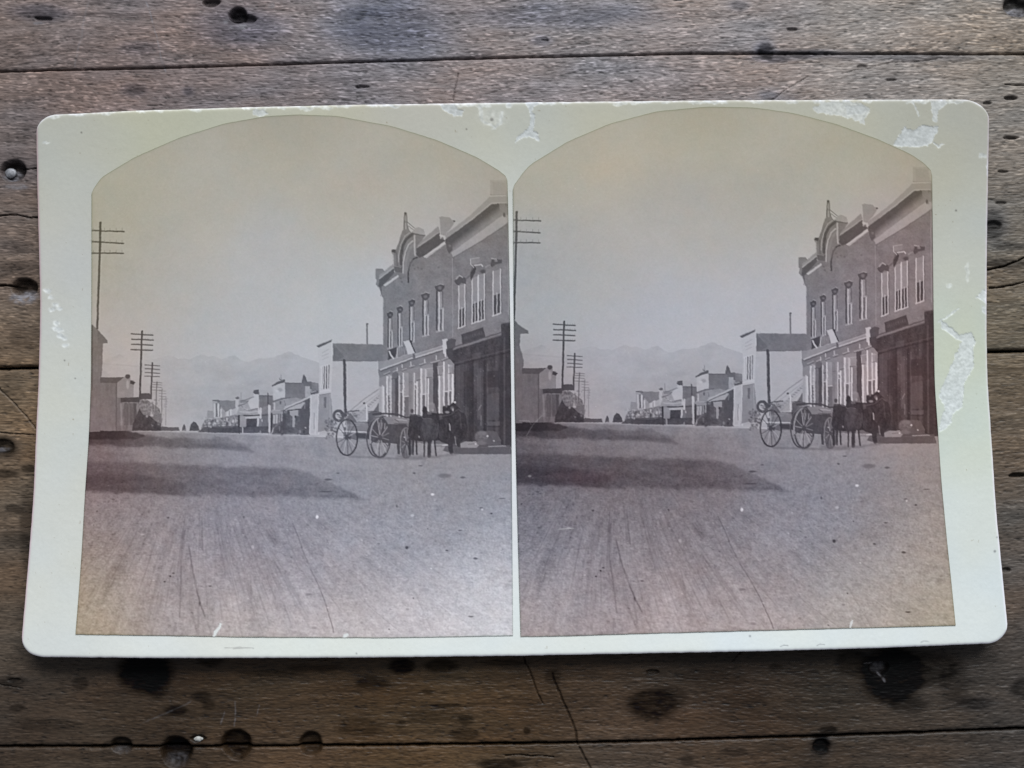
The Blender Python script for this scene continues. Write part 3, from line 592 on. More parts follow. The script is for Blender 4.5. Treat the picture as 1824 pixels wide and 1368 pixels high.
cv.poly([(500, 850), (530, 905), (600, 920), (640, 960), (690, 985), (700, 1052), (430, 1052), (440, 980)], lambda x, y: 76 + 10 * fbm(x / 3, y / 3, 335, 2))
cv.blob(612, 910, 3.2, 2, 178, .9, .4); cv.blob(565, 920, 2, 2.2, 150, .8, .4); cv.poly([(690, 1052), (700, 1010), (760, 1020), (850, 1018), (860, 1052)], 86, .9)
for i in range(90):
    x = rng.uniform(600, 740); y = rng.uniform(760, 1010); cv.blob(x, y, rng.uniform(.5, 1.8), rng.uniform(.5, 3), rng.choice([92, 118, 150, 172]), .5 * (1 - (x - 600) / 200), .4)
# telegraph poles
def pole(x0, y0, x1, y1, w, v, arms, aw):
    cv.line([(x0, y0), (x1, y1)], w * 1.15, v - 6, 1, .6)
    for xa, ya, xb, yb in arms:
        cv.line([(xa, ya), (xb, yb)], aw * 1.15, v - 4, .9, .6)
pole(522, 150, 502, 760, 2.9, 86, [(425, 176, 620, 188), (428, 225, 622, 232), (425, 270, 618, 278), (425, 318, 618, 324)], 2.0)
for xx in np.linspace(430, 615, 10):
    for yy in (176, 224, 269, 316): cv.line([(xx, yy), (xx, yy - 10)], .7, 120, .6)
pole(616, 438, 602, 760, 2.6, 92, [(548, 456, 682, 464), (550, 490, 682, 497), (548, 524, 682, 532), (545, 558, 680, 562)], 1.4)
pole(655, 610, 645, 880, 1.7, 112, [(612, 612, 700, 616), (612, 632, 700, 636), (614, 655, 700, 660), (614, 684, 700, 686)], 1.1)
pole(703, 672, 698, 980, 1.4, 126, [(678, 690, 736, 694), (678, 712, 738, 716), (680, 738, 738, 742), (680, 764, 738, 768)], 1.0)
pole(738, 740, 735, 1000, 1.0, 138, [(722, 760, 752, 762), (722, 782, 752, 784), (722, 810, 750, 812), (724, 835, 750, 838)], .9)
cv.crop(0, 0, 1)
cv.line([(178.9, 396.5), (177.8, 450), (175.6, 520), (173, 585)], 4.0, 90, 1, .7); cv.line([(180.5, 455), (178.5, 520), (176, 585)], 1.0, 186, .4, 1)
for a in [((150, 410), (178, 411), (221, 412.6)), ((150, 430), (178, 431), (220, 434)), ((150, 450.6), (178, 450.8), (219.6, 451))]: cv.line(a, 2.5, 84, .95, .6)
for xx in (157, 166, 186, 196, 207, 217.6):
    for yy in (411, 432.5, 450.6): cv.line([(xx, yy), (xx, yy - 5)], 1.0, 118, .7, .6)

# trees at the end of the street
cv.crop(150, 560, 5.067)
cv.poly([(880, 1052), (890, 1010), (905, 988), (916, 1010), (920, 1052)], 92); cv.poly([(945, 1052), (965, 990), (985, 965), (1010, 975), (1035, 1010), (1040, 1052)], lambda x, y: 84 + 10 * fbm(x / 2, y / 2, 340, 2))
cv.poly([(780, 1052), (790, 1025), (855, 1022), (862, 1052)], 98, .8); cv.line([(880, 1055), (915, 1040), (935, 1056)], 1, 165, .6)
# right side of the street, far to near -----------------------
cv.crop(340, 600, 5.067)
cv.poly([(148, 668), (212, 664), (212, 750), (146, 750)], 140)
cv.poly([(90, 860), (100, 800), (130, 745), (210, 740), (420, 700), (440, 700), (440, 870), (200, 865)], lambda x, y: 118 + 26 * fbm(x / 1.8, y / 3, 341, 2))
for i in range(120):
    x = rng.uniform(110, 420); y = rng.uniform(735, 815); cv.blob(x, y, rng.uniform(.5, 1.6), rng.uniform(.8, 2.6), rng.choice([96, 120, 176, 186, 160]), .6, .5)
cv.poly([(120, 815), (430, 800), (430, 868), (60, 860)], lambda x, y: 90 + 8 * fbm(x / 2, y / 2, 342, 2), .9)
cv.poly([(200, 574), (255, 584), (300, 680), (272, 730), (212, 728)], 164); cv.poly([(245, 574), (408, 574), (420, 640), (300, 684), (262, 600)], 124)
cv.line([(200, 574), (245, 572)], 1.6, 90); cv.line([(222, 600), (224, 720)], 2, 88, .9); cv.line([(254, 600), (256, 725)], 1.8, 200, .9); cv.line([(240, 610), (242, 720)], 1.6, 96, .8)
cv.poly([(262, 640), (305, 660), (300, 730), (262, 730)], 128); cv.line([(272, 660), (274, 726)], 1.6, 196, .9); cv.poly([(318, 660), (372, 650), (372, 710), (318, 716)], 186); cv.line([(330, 660), (332, 712)], 1, 110, .7)
cv.poly([(400, 552), (432, 543), (440, 575), (500, 566), (562, 545), (566, 490), (612, 486), (618, 645), (600, 700), (430, 705), (402, 680)], lambda x, y: 172 + 16 * fbm(x / 4, y / 2, 343, 2))
cv.poly([(560, 500), (570, 482), (612, 478), (614, 500), (575, 512)], 98); cv.poly([(400, 556), (412, 544), (436, 545), (432, 560)], 110)
for a in [((440, 578), (560, 552)), ((430, 600), (500, 596)), ((420, 640), (520, 668), (560, 650)), ((450, 655), (500, 655)), ((420, 625), (480, 618))]: cv.line(a, 1.0, 118, .7)
cv.line([(455, 505), (457, 560)], .9, 130, .8)
cv.poly([(614, 524), (742, 530), (742, 650), (616, 650)], 118); cv.line([(696, 512), (696, 600)], 1.6, 90, .9)
cv.poly([(430, 700), (640, 698), (640, 868), (430, 870)], 128); cv.line([(440, 703), (600, 707)], 1.4, 80); cv.poly([(490, 715), (610, 722), (600, 745), (485, 742)], 172); cv.poly([(500, 750), (605, 735), (605, 868), (500, 868)], 92)
cv.line([(434, 705), (436, 870)], 2.0, 72); cv.line([(606, 640), (604, 780)], 2.8, 196, .9); cv.line([(466, 800), (468, 870)], 1.4, 176, .9); cv.poly([(620, 650), (700, 650), (700, 868), (620, 868)], 108)
cv.poly([(736, 442), (850, 388), (852, 552), (742, 580)], 166); cv.poly([(728, 438), (850, 383), (852, 402), (732, 452)], 96); cv.blob(808, 378, 2.5, 2.6, 112); cv.line([(811, 340), (811, 380)], .8, 130, .8)
cv.poly([(780, 478), (830, 460), (830, 500), (785, 510)], 150, .7)
cv.poly([(850, 414), (1010, 414), (1150, 418), (1150, 540), (1030, 545), (850, 556)], lambda x, y: 117 + 4 * fbm(x / 3, y / 3, 344, 2))
cv.poly([(1002, 410), (1008, 372), (1020, 340), (1036, 372), (1048, 392), (1040, 420)], 88); cv.poly([(1010, 428), (1050, 402), (1090, 406), (1092, 560), (1032, 570), (1030, 440)], 146); cv.poly([(1005, 430), (1050, 402), (1092, 404), (1090, 418), (1020, 440)], 100)
cv.poly([(740, 580), (860, 556), (1060, 540), (1080, 600), (1080, 884), (720, 880), (700, 690)], 118)
cv.poly([(1032, 560), (1082, 550), (1082, 884), (985, 884), (985, 650)], 94); cv.poly([(742, 594), (850, 560), (880, 552), (860, 590), (745, 625)], 162)
cv.poly([(750, 600), (860, 585), (1030, 590), (1028, 640), (850, 664), (700, 690), (745, 650)], 168, .85); cv.line([(840, 640), (1070, 545)], 2.2, 172); cv.line([(840, 648), (1075, 556)], 1.2, 100); cv.line([(700, 690), (850, 668), (985, 655)], 1.8, 88)
cv.poly([(700, 600), (716, 600), (720, 880), (700, 880)], 150)
cv.line([(712, 620), (714, 870)], 3.0, 188, .9)
for x, v, w in [(748, 182, 3.2), (766, 178, 2), (780, 170, 1.6), (800, 100, 3), (830, 84, 2.4), (905, 176, 2.4), (925, 170, 3), (950, 178, 2)]: cv.line([(x, 690), (x, 800)], w, v, .8)
for i in range(130):
    x = rng.uniform(730, 1070); y = rng.uniform(690, 880); cv.blob(x, y, rng.uniform(.7, 2.4), rng.uniform(1, 4.5), rng.choice([66, 80, 92, 104, 160], p=[.25, .27, .24, .18, .06]), .6, .5)
cv.line([(740, 860), (780, 790), (820, 730)], 1.8, 160, .8); cv.blob(925, 720, 2.2, 3, 184, .9); cv.line([(930, 740), (930, 820)], 3, 150, .8)
cv.poly([(1080, 505), (1156, 480), (1160, 884), (1076, 884)], lambda x, y: 186 + 8 * fbm(x / 2, y / 8, 345, 2)); cv.poly([(1080, 500), (1156, 470), (1156, 488), (1082, 516)], 112); cv.line([(1084, 520), (1080, 880)], 1.4, 208, .8); cv.line([(1105, 640), (1106, 800)], 1.2, 140, .6); cv.line([(1150, 500), (1152, 870)], 1.6, 210, .7)

# shop fronts seen closer
cv.crop(370, 640, 7.296)
sh_ = lambda v, a=5: (lambda x, y: v + a * fbm(x / 2.4, y / 2.4, 348, 3) + a * fbm(x / 8, y / 8, 349, 2))
cv.poly([(60, 545), (150, 540), (235, 680), (235, 750), (70, 750)], sh_(150)); cv.poly([(100, 530), (362, 536), (362, 640), (300, 645), (235, 690), (150, 590)], sh_(124)); cv.line([(75, 536), (150, 545)], 1.3, 88, .9)
for a in [((88, 580), (90, 745), 2.0, 196), ((140, 580), (138, 735), 2.2, 206), ((116, 575), (118, 740), 1.8, 84), ((172, 650), (174, 750), 2.4, 204), ((160, 600), (160, 740), 1.2, 92)]: cv.line([a[0], a[1]], a[2], a[3], .9)
cv.poly([(245, 680), (315, 650), (318, 728), (245, 735)], 176); cv.line([(262, 685), (262, 730)], 1.2, 206, .9); cv.line([(298, 665), (298, 725)], 1.4, 210, .8); cv.line([(282, 670), (282, 730)], 1.0, 112, .8)
for x, y, rx, ry, v in [(20, 830, 2.5, 3, 186), (60, 800, 2, 3, 92), (95, 835, 2, 2.4, 190), (125, 805, 1.4, 3, 196), (40, 880, 2, 2.5, 170), (150, 850, 3, 2, 104), (180, 800, 2, 2, 150), (205, 860, 4, 1.4, 168), (250, 780, 1.4, 4, 204), (252, 835, 1.4, 4, 76), (290, 830, 2, 5, 164), (330, 800, 2, 4, 186), (310, 870, 3, 2, 112), (355, 850, 2, 4, 92), (220, 810, 2, 1.4, 96), (80, 880, 3, 1.6, 96), (10, 800, 2, 2, 150)]: cv.blob(x, y, rx * .75, ry * .75, v, .8, .45)
cv.poly([(0, 905), (60, 890), (250, 895), (400, 880), (400, 952), (0, 945)], sh_(84, 8), .9)
cv.poly([(365, 495), (412, 492), (430, 545), (520, 520), (590, 500), (665, 465), (668, 640), (700, 640), (700, 720), (360, 730), (380, 700)], sh_(152, 8)); cv.poly([(600, 470), (664, 460), (666, 640), (560, 655), (520, 560)], sh_(180, 4)); cv.poly([(366, 510), (408, 505), (404, 640), (372, 700)], sh_(176, 4))
cv.poly([(588, 428), (610, 400), (664, 394), (668, 455), (610, 450), (600, 440)], 94); cv.poly([(358, 500), (380, 486), (412, 488), (410, 520), (368, 515)], 108)
for a in [((428, 548), (500, 525), (598, 486)), ((400, 612), (500, 566), (530, 548)), ((430, 560), (520, 545)), ((470, 640), (540, 668), (650, 640)), ((440, 610), (480, 640), (500, 636)), ((560, 655), (650, 640)), ((400, 600), (440, 590))]: cv.line(a, 1.4, 104, .75, .9)
cv.line([(460, 628), (520, 655)], 1.4, 196, .7); cv.line([(420, 680), (540, 690), (680, 672)], 2.0, 178, .7); cv.line([(436, 432), (438, 545)], .9, 128, .8)
cv.poly([(665, 472), (700, 468), (848, 472), (848, 590), (790, 610), (780, 700), (702, 700), (668, 640)], sh_(112)); cv.line([(782, 442), (786, 600)], 1.8, 78, .9); cv.line([(665, 472), (848, 474)], 1.0, 92, .8)
cv.poly([(400, 722), (700, 722), (700, 955), (400, 955)], sh_(120, 8)); cv.poly([(420, 730), (500, 728), (500, 880), (420, 880)], 150, .8); cv.poly([(505, 775), (640, 770), (640, 880), (505, 880)], sh_(80, 8)); cv.line([(468, 730), (600, 738), (690, 722)], 2.6, 78, .9); cv.poly([(480, 748), (692, 734), (694, 764), (490, 776)], 170)
cv.line([(404, 728), (408, 950)], 2.4, 62, .95); cv.line([(654, 775), (650, 860)], 2.8, 204, .9); cv.line([(690, 640), (688, 760)], 3.4, 198, .9); cv.line([(664, 640), (664, 700)], 2.4, 196, .8); cv.poly([(380, 880), (800, 870), (800, 958), (380, 955)], sh_(86, 9), .8); cv.line([(452, 885), (456, 955)], 1.8, 176, .9); cv.blob(705, 795, 1.2, 2.4, 180, .8); cv.blob(682, 945, 1.5, 3, 150, .7)
cv.line([(706, 730), (780, 722)], 1.6, 84, .9); cv.poly([(700, 640), (782, 600), (782, 700), (700, 715)], sh_(128), .7)
cv.poly([(850, 352), (1000, 298), (1002, 492), (852, 532)], sh_(176, 4)); cv.blob(940, 395, 4.5, 3.2, 146, .8, .5); cv.blob(905, 410, 3, 2, 196, .6, .5); cv.poly([(830, 348), (900, 295), (985, 260), (1006, 266), (1004, 300), (930, 320), (850, 352)], 102); cv.line([(850, 340), (990, 288)], 1.2, 84, .8)
cv.line([(952, 205), (952, 262)], 1.0, 120, .8); cv.blob(945, 245, 1.4, 1.2, 196, .7)
cv.poly([(1006, 308), (1240, 312), (1265, 350), (1262, 500), (1130, 520), (1006, 500)], lambda x, y: 110 + 10 * np.clip((y - 684) / 26, 0, 1) + 4 * fbm(x / 3, y / 3, 350, 3)); cv.line([(1006, 308), (1222, 312)], 1.1, 88, .8)
cv.poly([(1218, 300), (1226, 250), (1238, 205), (1252, 195), (1276, 240), (1292, 285), (1284, 306), (1240, 318)], sh_(98, 8)); cv.poly([(1264, 350), (1336, 345), (1330, 480), (1266, 500)], sh_(158, 5)); cv.poly([(1240, 338), (1290, 300), (1352, 292), (1352, 390), (1334, 385), (1330, 350), (1262, 352)], 104)
cv.poly([(1352, 300), (1446, 310), (1444, 395), (1352, 430)], sh_(118)); cv.poly([(1336, 440), (1400, 400), (1446, 410), (1446, 436), (1342, 466)], 100); cv.line([(1350, 430), (1405, 412)], 1.4, 186, .7)
cv.line([(850, 548), (960, 512), (1070, 498)], 2.4, 108, .9); cv.poly([(852, 560), (1060, 510), (1150, 500), (1260, 520), (1010, 650), (990, 660), (855, 660)], sh_(142, 7)); cv.line([(868, 570), (866, 650)], 2.4, 182, .8); cv.blob(945, 565, 1.6, 3, 92, .8); cv.line([(1000, 540), (1010, 620)], 1.2, 96, .6)
cv.poly([(1000, 605), (1262, 560), (1262, 628), (1010, 672)], sh_(160, 4)); cv.line([(1000, 645), (1140, 575), (1332, 488)], 3.0, 176, .9); cv.line([(985, 668), (1080, 618), (1220, 560)], 1.6, 92, .85); cv.line([(1040, 668), (1205, 646)], 2.4, 84, .9); cv.poly([(778, 664), (1000, 676), (992, 710), (786, 712)], 142)
cv.poly([(786, 712), (990, 712), (1200, 655), (1200, 965), (800, 960)], sh_(98, 12), .9); cv.poly([(1200, 652), (1264, 565), (1328, 532), (1322, 972), (1198, 970)], sh_(92, 4)); cv.line([(1264, 560), (1262, 640)], 1.4, 150, .6)
cv.line([(796, 600), (804, 940)], 3.4, 194, .9); cv.line([(830, 700), (828, 950)], 2.2, 66, .95); cv.poly([(850, 722), (912, 718), (910, 835), (852, 838)], 176, .85); cv.line([(880, 720), (880, 836)], 1.4, 112, .8); cv.line([(932, 718), (930, 840)], 1.4, 168, .8); cv.line([(962, 715), (960, 800)], 2, 160, .8); cv.line([(985, 680), (985, 960)], 2.4, 84, .8)
cv.poly([(1066, 668), (1180, 660), (1180, 735), (1140, 740), (1130, 880), (1100, 885), (1100, 740), (1070, 720)], 166, .8); cv.blob(1142, 745, 1.6, 2.4, 66, .9); cv.line([(1000, 720), (1010, 950)], 5, 82, .6, 2)
cv.line([(832, 960), (862, 890), (915, 838)], 2.2, 168, .85); cv.line([(932, 880), (934, 930)], 2, 188, .8); cv.poly([(860, 850), (980, 800), (990, 960), (850, 965)], sh_(90, 10), .7); cv.blob(1270, 890, 1.6, 1.2, 176, .8); cv.blob(1250, 940, 2, 3, 74, .8); cv.blob(1200, 940, 2, 3, 150, .5)
cv.poly([(1336, 482), (1440, 436), (1446, 700), (1432, 972), (1324, 972), (1334, 700)], sh_(174, 5)); cv.line([(1340, 490), (1336, 700), (1326, 968)], 2.0, 204, .85); cv.line([(1440, 450), (1440, 700)], 2.2, 208, .85); cv.line([(1385, 700), (1382, 900)], 1.6, 122, .6); cv.line([(1402, 760), (1400, 960)], 1.6, 206, .7)

# white clapboard building
cv.crop(560, 590, 5.067)
cv.poly([(165, 262), (582, 268), (625, 300), (625, 800), (300, 860), (30, 905), (145, 560)], lambda x, y: 171 + 3 * np.sin(y * 2.4) + 3 * fbm(x / 10, y / 6, 346, 3))
cv.poly([(25, 135), (160, 76), (166, 265), (150, 562), (40, 578), (46, 325)], lambda x, y: 180 + 3 * np.sin(y * 2.6)); cv.poly([(18, 132), (160, 74), (152, 96), (44, 148), (36, 148)], 96); cv.line([(18, 132), (158, 74)], 1.2, 150, .7)
cv.line([(160, 90), (164, 262)], 1.6, 208, .7); cv.line([(70, 195), (130, 165)], 1.5, 140, .4); cv.line([(70, 225), (130, 200)], 1.5, 140, .4); cv.line([(70, 255), (125, 232)], 1.2, 140, .4)
cv.poly([(60, 322), (138, 296), (132, 515), (60, 525)], 120)
for x in (66, 78, 100, 122): cv.line([(x, 322 - (x - 60) * .34), (x - 2, 518)], 1.8, 206, .95)
for x in (90, 112): cv.line([(x, 315), (x - 1, 516)], 1.3, 92, .8)
cv.line([(58, 322), (136, 296)], 1.6, 200, .8); cv.line([(45, 575), (145, 560)], 1.6, 108, .8); cv.line([(46, 545), (148, 530)], 2.4, 196, .6)
cv.poly([(42, 580), (145, 566), (150, 600), (180, 870), (30, 912)], 138); cv.poly([(85, 595), (108, 592), (108, 690), (88, 694)], 104, .9); cv.line([(36, 580), (26, 900)], 2.0, 186, .8); cv.line([(140, 570), (142, 800)], 1.4, 168, .6)
cv.poly([(166, 108), (612, 120), (662, 150), (662, 268), (168, 268)], lambda x, y: 116 + 4 * fbm(x / 5, y / 4, 347, 3)); cv.line([(168, 112), (612, 122)], 1.0, 132, .7); cv.line([(168, 268), (590, 270)], 1.2, 98, .8); cv.poly([(166, 110), (270, 230), (210, 262), (168, 262)], 104, .7)
cv.line([(477, -60), (477, 112)], 2.8, 104, .95); cv.line([(475, -66), (482, -66)], 2.8, 88)
cv.line([(270, 265), (275, 500), (282, 760)], 5.2, 78, .95); cv.line([(258, 280), (262, 500)], 1.2, 196, .35); cv.line([(288, 280), (294, 700)], 1.0, 198, .5)
# stairs
cv.poly([(480, 800), (618, 590), (618, 760), (620, 820), (470, 830)], 106); cv.poly([(345, 790), (400, 740), (606, 545), (614, 598), (470, 730), (385, 812)], 158); cv.line([(368, 800), (612, 588)], 1.8, 176, .8)
for k in range(12):
    t = k / 11; cv.line([(372 + 230 * t, 770 - 205 * t), (392 + 228 * t, 776 - 205 * t)], 1.2, 108, .7)
cv.line([(325, 716), (450, 610), (640, 482)], 1.3, 120, .9); cv.line([(340, 735), (600, 545)], .9, 130, .6); cv.blob(450, 650, 2, 1.8, 70); cv.line([(471, 665), (474, 812)], 2.0, 214, .95)
cv.poly([(330, 720), (470, 712), (470, 800), (330, 830)], 140, .5)

# brick building ---------------------------------------------------
cv.crop(560, 360, 5.067)
brick = lambda x, y: 122 + 9 * fbm(x / 2.2, (y + .45 * x) / 1.1, 351, 3) + 5 * fbm(x / 30, y / 12, 353, 3) + 1.5 * np.sin((y + .45 * x) * 2.1) + 4 * fbm(x / 14, y / 18, 352, 3) - 6 * np.clip((560 - y) / 120, 0, 1) - 2 * np.clip((y - 560) / 50, 0, 1)
cv.poly([(575, 760), (600, 700), (800, 590), (900, 480), (1250, 330), (1750, 150), (2000, 0), (2200, 0), (2200, 1700), (618, 1700), (618, 860), (608, 850)], brick)
cv.line([(618, 870), (620, 1280)], 1.1, 176, .8); cv.line([(640, 880), (644, 1290)], 1.0, 100, .5)
# side brackets hanging at the far corner
cv.poly([(560, 690), (600, 690), (610, 840), (600, 850), (590, 800), (570, 760)], 100); cv.line([(580, 765), (605, 845)], 1.3, 196, .8)
cv.poly([(547, 602), (612, 600), (640, 625), (600, 660), (590, 730), (575, 765), (555, 745), (562, 700), (548, 690)], 122); cv.line([(550, 605), (552, 690)], 1.1, 186, .7)
cv.poly([(590, 660), (712, 556), (722, 640), (612, 760), (580, 765), (585, 700)], 92); cv.poly([(585, 660), (640, 620), (715, 552), (716, 590), (588, 690)], 138); cv.line([(588, 692), (716, 592)], 1.3, 176, .9)
cv.poly([(622, 748), (755, 655), (762, 672), (640, 760)], 178)
# arched pediment
cv.poly([(692, 446), (700, 430), (738, 424), (762, 366), (790, 262), (806, 244), (806, 140), (812, 92), (836, 96), (838, 170), (852, 246), (875, 276), (905, 240), (940, 226), (985, 246), (1002, 302), (940, 396), (915, 480), (862, 520), (846, 725), (838, 700), (800, 640), (722, 624), (712, 560), (708, 470)], 118)
cv.poly([(692, 446), (704, 428), (738, 430), (728, 458)], 84); cv.line([(712, 460), (716, 570)], 1.0, 180, .7); cv.line([(742, 450), (750, 600)], 3, 96, .6)
cv.poly([(722, 575), (800, 585), (800, 640), (724, 628)], 100); cv.line([(720, 576), (780, 590)], 1, 160, .6)
cv.line([(758, 540), (764, 450), (786, 370), (820, 305), (862, 278)], 1.3, 164, .9); cv.line([(782, 560), (782, 480), (796, 400), (830, 335), (880, 296)], 5.0, 84, .9); cv.line([(800, 640), (802, 545), (818, 455), (850, 385), (888, 350)], 2.2, 172, .9)
cv.line([(820, 640), (828, 520), (860, 420), (900, 380)], 4.5, 128, .8); cv.line([(846, 725), (848, 640), (866, 550), (900, 508), (930, 500)], 2.4, 68, .9); cv.line([(905, 305), (906, 440), (910, 480)], 2.8, 168, .9)
cv.poly([(872, 280), (905, 250), (1000, 300), (940, 400), (918, 400), (916, 300)], 116); cv.poly([(880, 272), (905, 240), (940, 228), (985, 246), (1000, 300), (905, 282)], 146); cv.line([(875, 284), (996, 302)], 1.4, 88, .8)
cv.line([(815, 100), (812, 180), (808, 240)], 1.4, 96, .8); cv.line([(834, 110), (838, 190), (850, 250)], 1.2, 104, .8); cv.line([(842, 180), (905, 235)], 1.0, 88, .9); cv.line([(850, 215), (895, 250)], 1.0, 88, .8); cv.blob(822, 102, 2.6, 2.4, 88, .9); cv.blob(822, 150, 2.0, 5, 150, .6); cv.line([(824, 190), (826, 240)], 2.4, 152, .8)
cv.poly([(852, 545), (880, 520), (990, 520), (1000, 600), (900, 620), (855, 700)], 112, .6)
for x, y in [(905, 600), (935, 590), (970, 605), (890, 570), (1120, 590), (790, 720), (780, 690)]: cv.blob(x, y, 1.8, 1.8, 96, .6, .5)
# cornice between the pediment and the block
cv.poly([(925, 400), (1130, 262), (1140, 330), (1190, 345), (1000, 480), (945, 500), (920, 470)], 88); cv.poly([(1005, 312), (1118, 218), (1132, 262), (930, 405), (940, 380)], 134); cv.line([(930, 408), (1132, 268)], 1.4, 172, .9)
cv.poly([(980, 492), (1182, 352), (1190, 376), (1010, 505)], 178); cv.line([(990, 506), (1185, 378)], .9, 120, .6)
cv.poly([(1124, 135), (1150, 126), (1225, 140), (1235, 160), (1272, 168), (1262, 186), (1230, 240), (1170, 300), (1140, 290)], 138); cv.line([(1128, 140), (1138, 330)], 1.5, 166, .8); cv.blob(1262, 172, 2, 1.4, 78, .9); cv.line([(1135, 300), (1170, 330)], 3, 178, .7); cv.blob(1155, 330, 2.4, 3, 84, .7)
cv.crop(0, 0, 1)
cv.poly([(792, 418), (835, 386), (872, 351), (985, 345), (985, 360), (874, 366), (796, 428)], 140); cv.line([(794, 426), (836, 394), (876, 362), (985, 358)], 1.4, 168, .8)
cv.poly([(793, 426), (836, 395), (875, 364), (892, 362), (985, 362), (985, 388), (893, 386), (850, 416), (806, 452), (797, 442)], lambda x, y: 86 + 40 * np.clip(((y + .78 * (x - 793)) - 440) / 16, 0, 1))
cv.poly([(804, 450), (850, 416), (896, 383), (985, 384), (985, 399), (906, 396), (850, 434), (807, 459)], 150); cv.line([(806, 459.5), (850, 434), (907, 396.5), (985, 396)], 1.3, 92, .85)
cv.poly([(873, 321), (901, 321), (905, 347), (873, 348)], 151); cv.line([(873, 347), (985, 346)], 1.0, 118, .8); cv.poly([(877, 324), (900, 325), (903, 345), (879, 345)], 142, .6)
cv.poly([(793, 430), (805, 432), (806, 446), (800, 452), (796, 444)], 92); cv.blob(801, 438, 2.4, 2.2, 120, .6); cv.poly([(889, 362), (900, 362), (902, 388), (897, 386), (890, 374)], 122, .8); cv.blob(898, 383, 2, 4, 84, .7)
cv.line([(806, 460), (806.6, 600)], 1.2, 146, .75)
# right margin of the brick front as the other print shows it
cv.line([(905.5, 400), (905.5, 560)], 1.4, 162, .6); cv.poly([(909, 380), (985, 380), (985, 1000), (909, 560)], 104, .8)
cv.crop(560, 360, 5.067)
# upper windows, left wing
for x, yt, yb, w in [(681, 1008, 1316, 9), (770, 960, 1300, 9), (877, 900, 1262, 10), (1000, 842, 1202, 12), (1128, 765, 1160, 14)]:
    k = w / 12.0
    cv.box(x - 24 * k, yt + 30, x + 30 * k, yb, 122, .8); cv.line([(x - 20 * k, yt + 36), (x - 20 * k, yb - 10)], 2.2 * k, 70, .9)
    cv.line([(x - 2 * k, yt + 40), (x - 2 * k, yb)], 2.0 * k, 196, .9); cv.line([(x + 12 * k, yt + 46), (x + 12 * k, (yt + yb) / 2)], 2.0 * k, 150, .8); cv.line([(x + 12 * k, (yt + yb) / 2), (x + 11 * k, yb - 14)], 1.6, 88, .8)
    cv.line([(x + 28 * k, (yt + yb) / 2 - 10), (x + 27 * k, yb - 6)], 1.8 * k, 200, .9); cv.line([(x + 26 * k, yt + 44), (x + 27 * k, (yt + yb) / 2)], 1.4, 86, .7); cv.line([(x - 4, (yt + yb) / 2 + 6), (x + 26 * k, (yt + yb) / 2 - 4)], 1.2, 186, .7)
    cv.line([(x - 24 * k, yb + 12), (x + 34 * k, yb - 2)], 1.8, 168, .7)
    cv.poly([(x - 38 * k, yt), (x - 20 * k, yt - 24), (x + 10 * k, yt - 30), (x + 38 * k, yt - 14), (x + 40 * k, yt + 8), (x + 20 * k, yt + 38), (x - 4, yt + 46), (x - 26 * k, yt + 26)], 84); cv.line([(x - 26 * k, yt - 14), (x + 8 * k, yt - 28), (x + 32 * k, yt - 18)], 1.3, 158, .9)
    cv.blob(x + 4, yt + 10, 3.0 * k, 2.6 * k, 118, .7, .4)
# upper windows, right wing
def sash(x0, x1, yt, ym, yb, s):
    cv.poly([(x0, yt + s), (x1, yt), (x1, yb - s), (x0, yb)], 134)
    cv.poly([(x0 + 4, ym + s), (x1 - 4, ym), (x1 - 4, yb - s), (x0 + 4, yb - 4)], 80)
    for x in (x0, x1): cv.line([(x, yt + (s if x == x0 else 0)), (x, yb - (s if x == x1 else 0))], 1.7, 202, .9)
    xm = (x0 + x1) / 2; cv.line([(xm, ym), (xm, yb - 6)], 1.5, 190, .85); cv.line([(x0, ym + s), (x1, ym)], 1.3, 168, .6); cv.line([(x0 - 6, yb + 6), (x1 + 6, yb - s - 4)], 2.0, 196, .9); cv.line([(x1 + 9, yt + 20), (x1 + 9, yb - s)], 1.1, 86, .7)
sash(1304, 1358, 738, 950, 1136, 18); sash(1424, 1476, 668, 900, 1094, 16); sash(1480, 1534, 640, 880, 1076, 16); sash(1614, 1680, 604, 820, 1022, 20)
cv.poly([(1262, 712), (1285, 690), (1300, 668), (1345, 676), (1372, 690), (1366, 740), (1330, 728), (1305, 755), (1282, 742)], 86); cv.line([(1280, 694), (1310, 664), (1340, 680)], 2.0, 166, .8); cv.line([(1370, 690), (1410, 660), (1425, 600), (1440, 580)], 3.0, 96, .9)
cv.poly([(1408, 690), (1412, 640), (1446, 578), (1462, 600), (1440, 660), (1420, 705)], 74); cv.poly([(1408, 512), (1488, 500), (1490, 548), (1412, 560)], 128); cv.line([(1408, 514), (1410, 560), (1440, 590)], 1.3, 182, .8); cv.line([(1410, 512), (1488, 500)], 1.2, 172, .7)
cv.poly([(1444, 570), (1510, 562), (1550, 600), (1548, 640), (1500, 650), (1470, 610)], 112); cv.line([(1444, 570), (1508, 564), (1520, 580)], 2.0, 190, .85); cv.blob(1522, 625, 5, 3.4, 80, .9, .4)
cv.line([(1545, 590), (1600, 555)], 1.4, 150, .7); cv.poly([(1588, 560), (1602, 510), (1650, 515), (1695, 520), (1692, 552), (1640, 560), (1600, 590)], 86); cv.line([(1600, 508), (1640, 516)], 2.0, 168, .8); cv.blob(1640, 530, 3, 1.6, 150, .6)
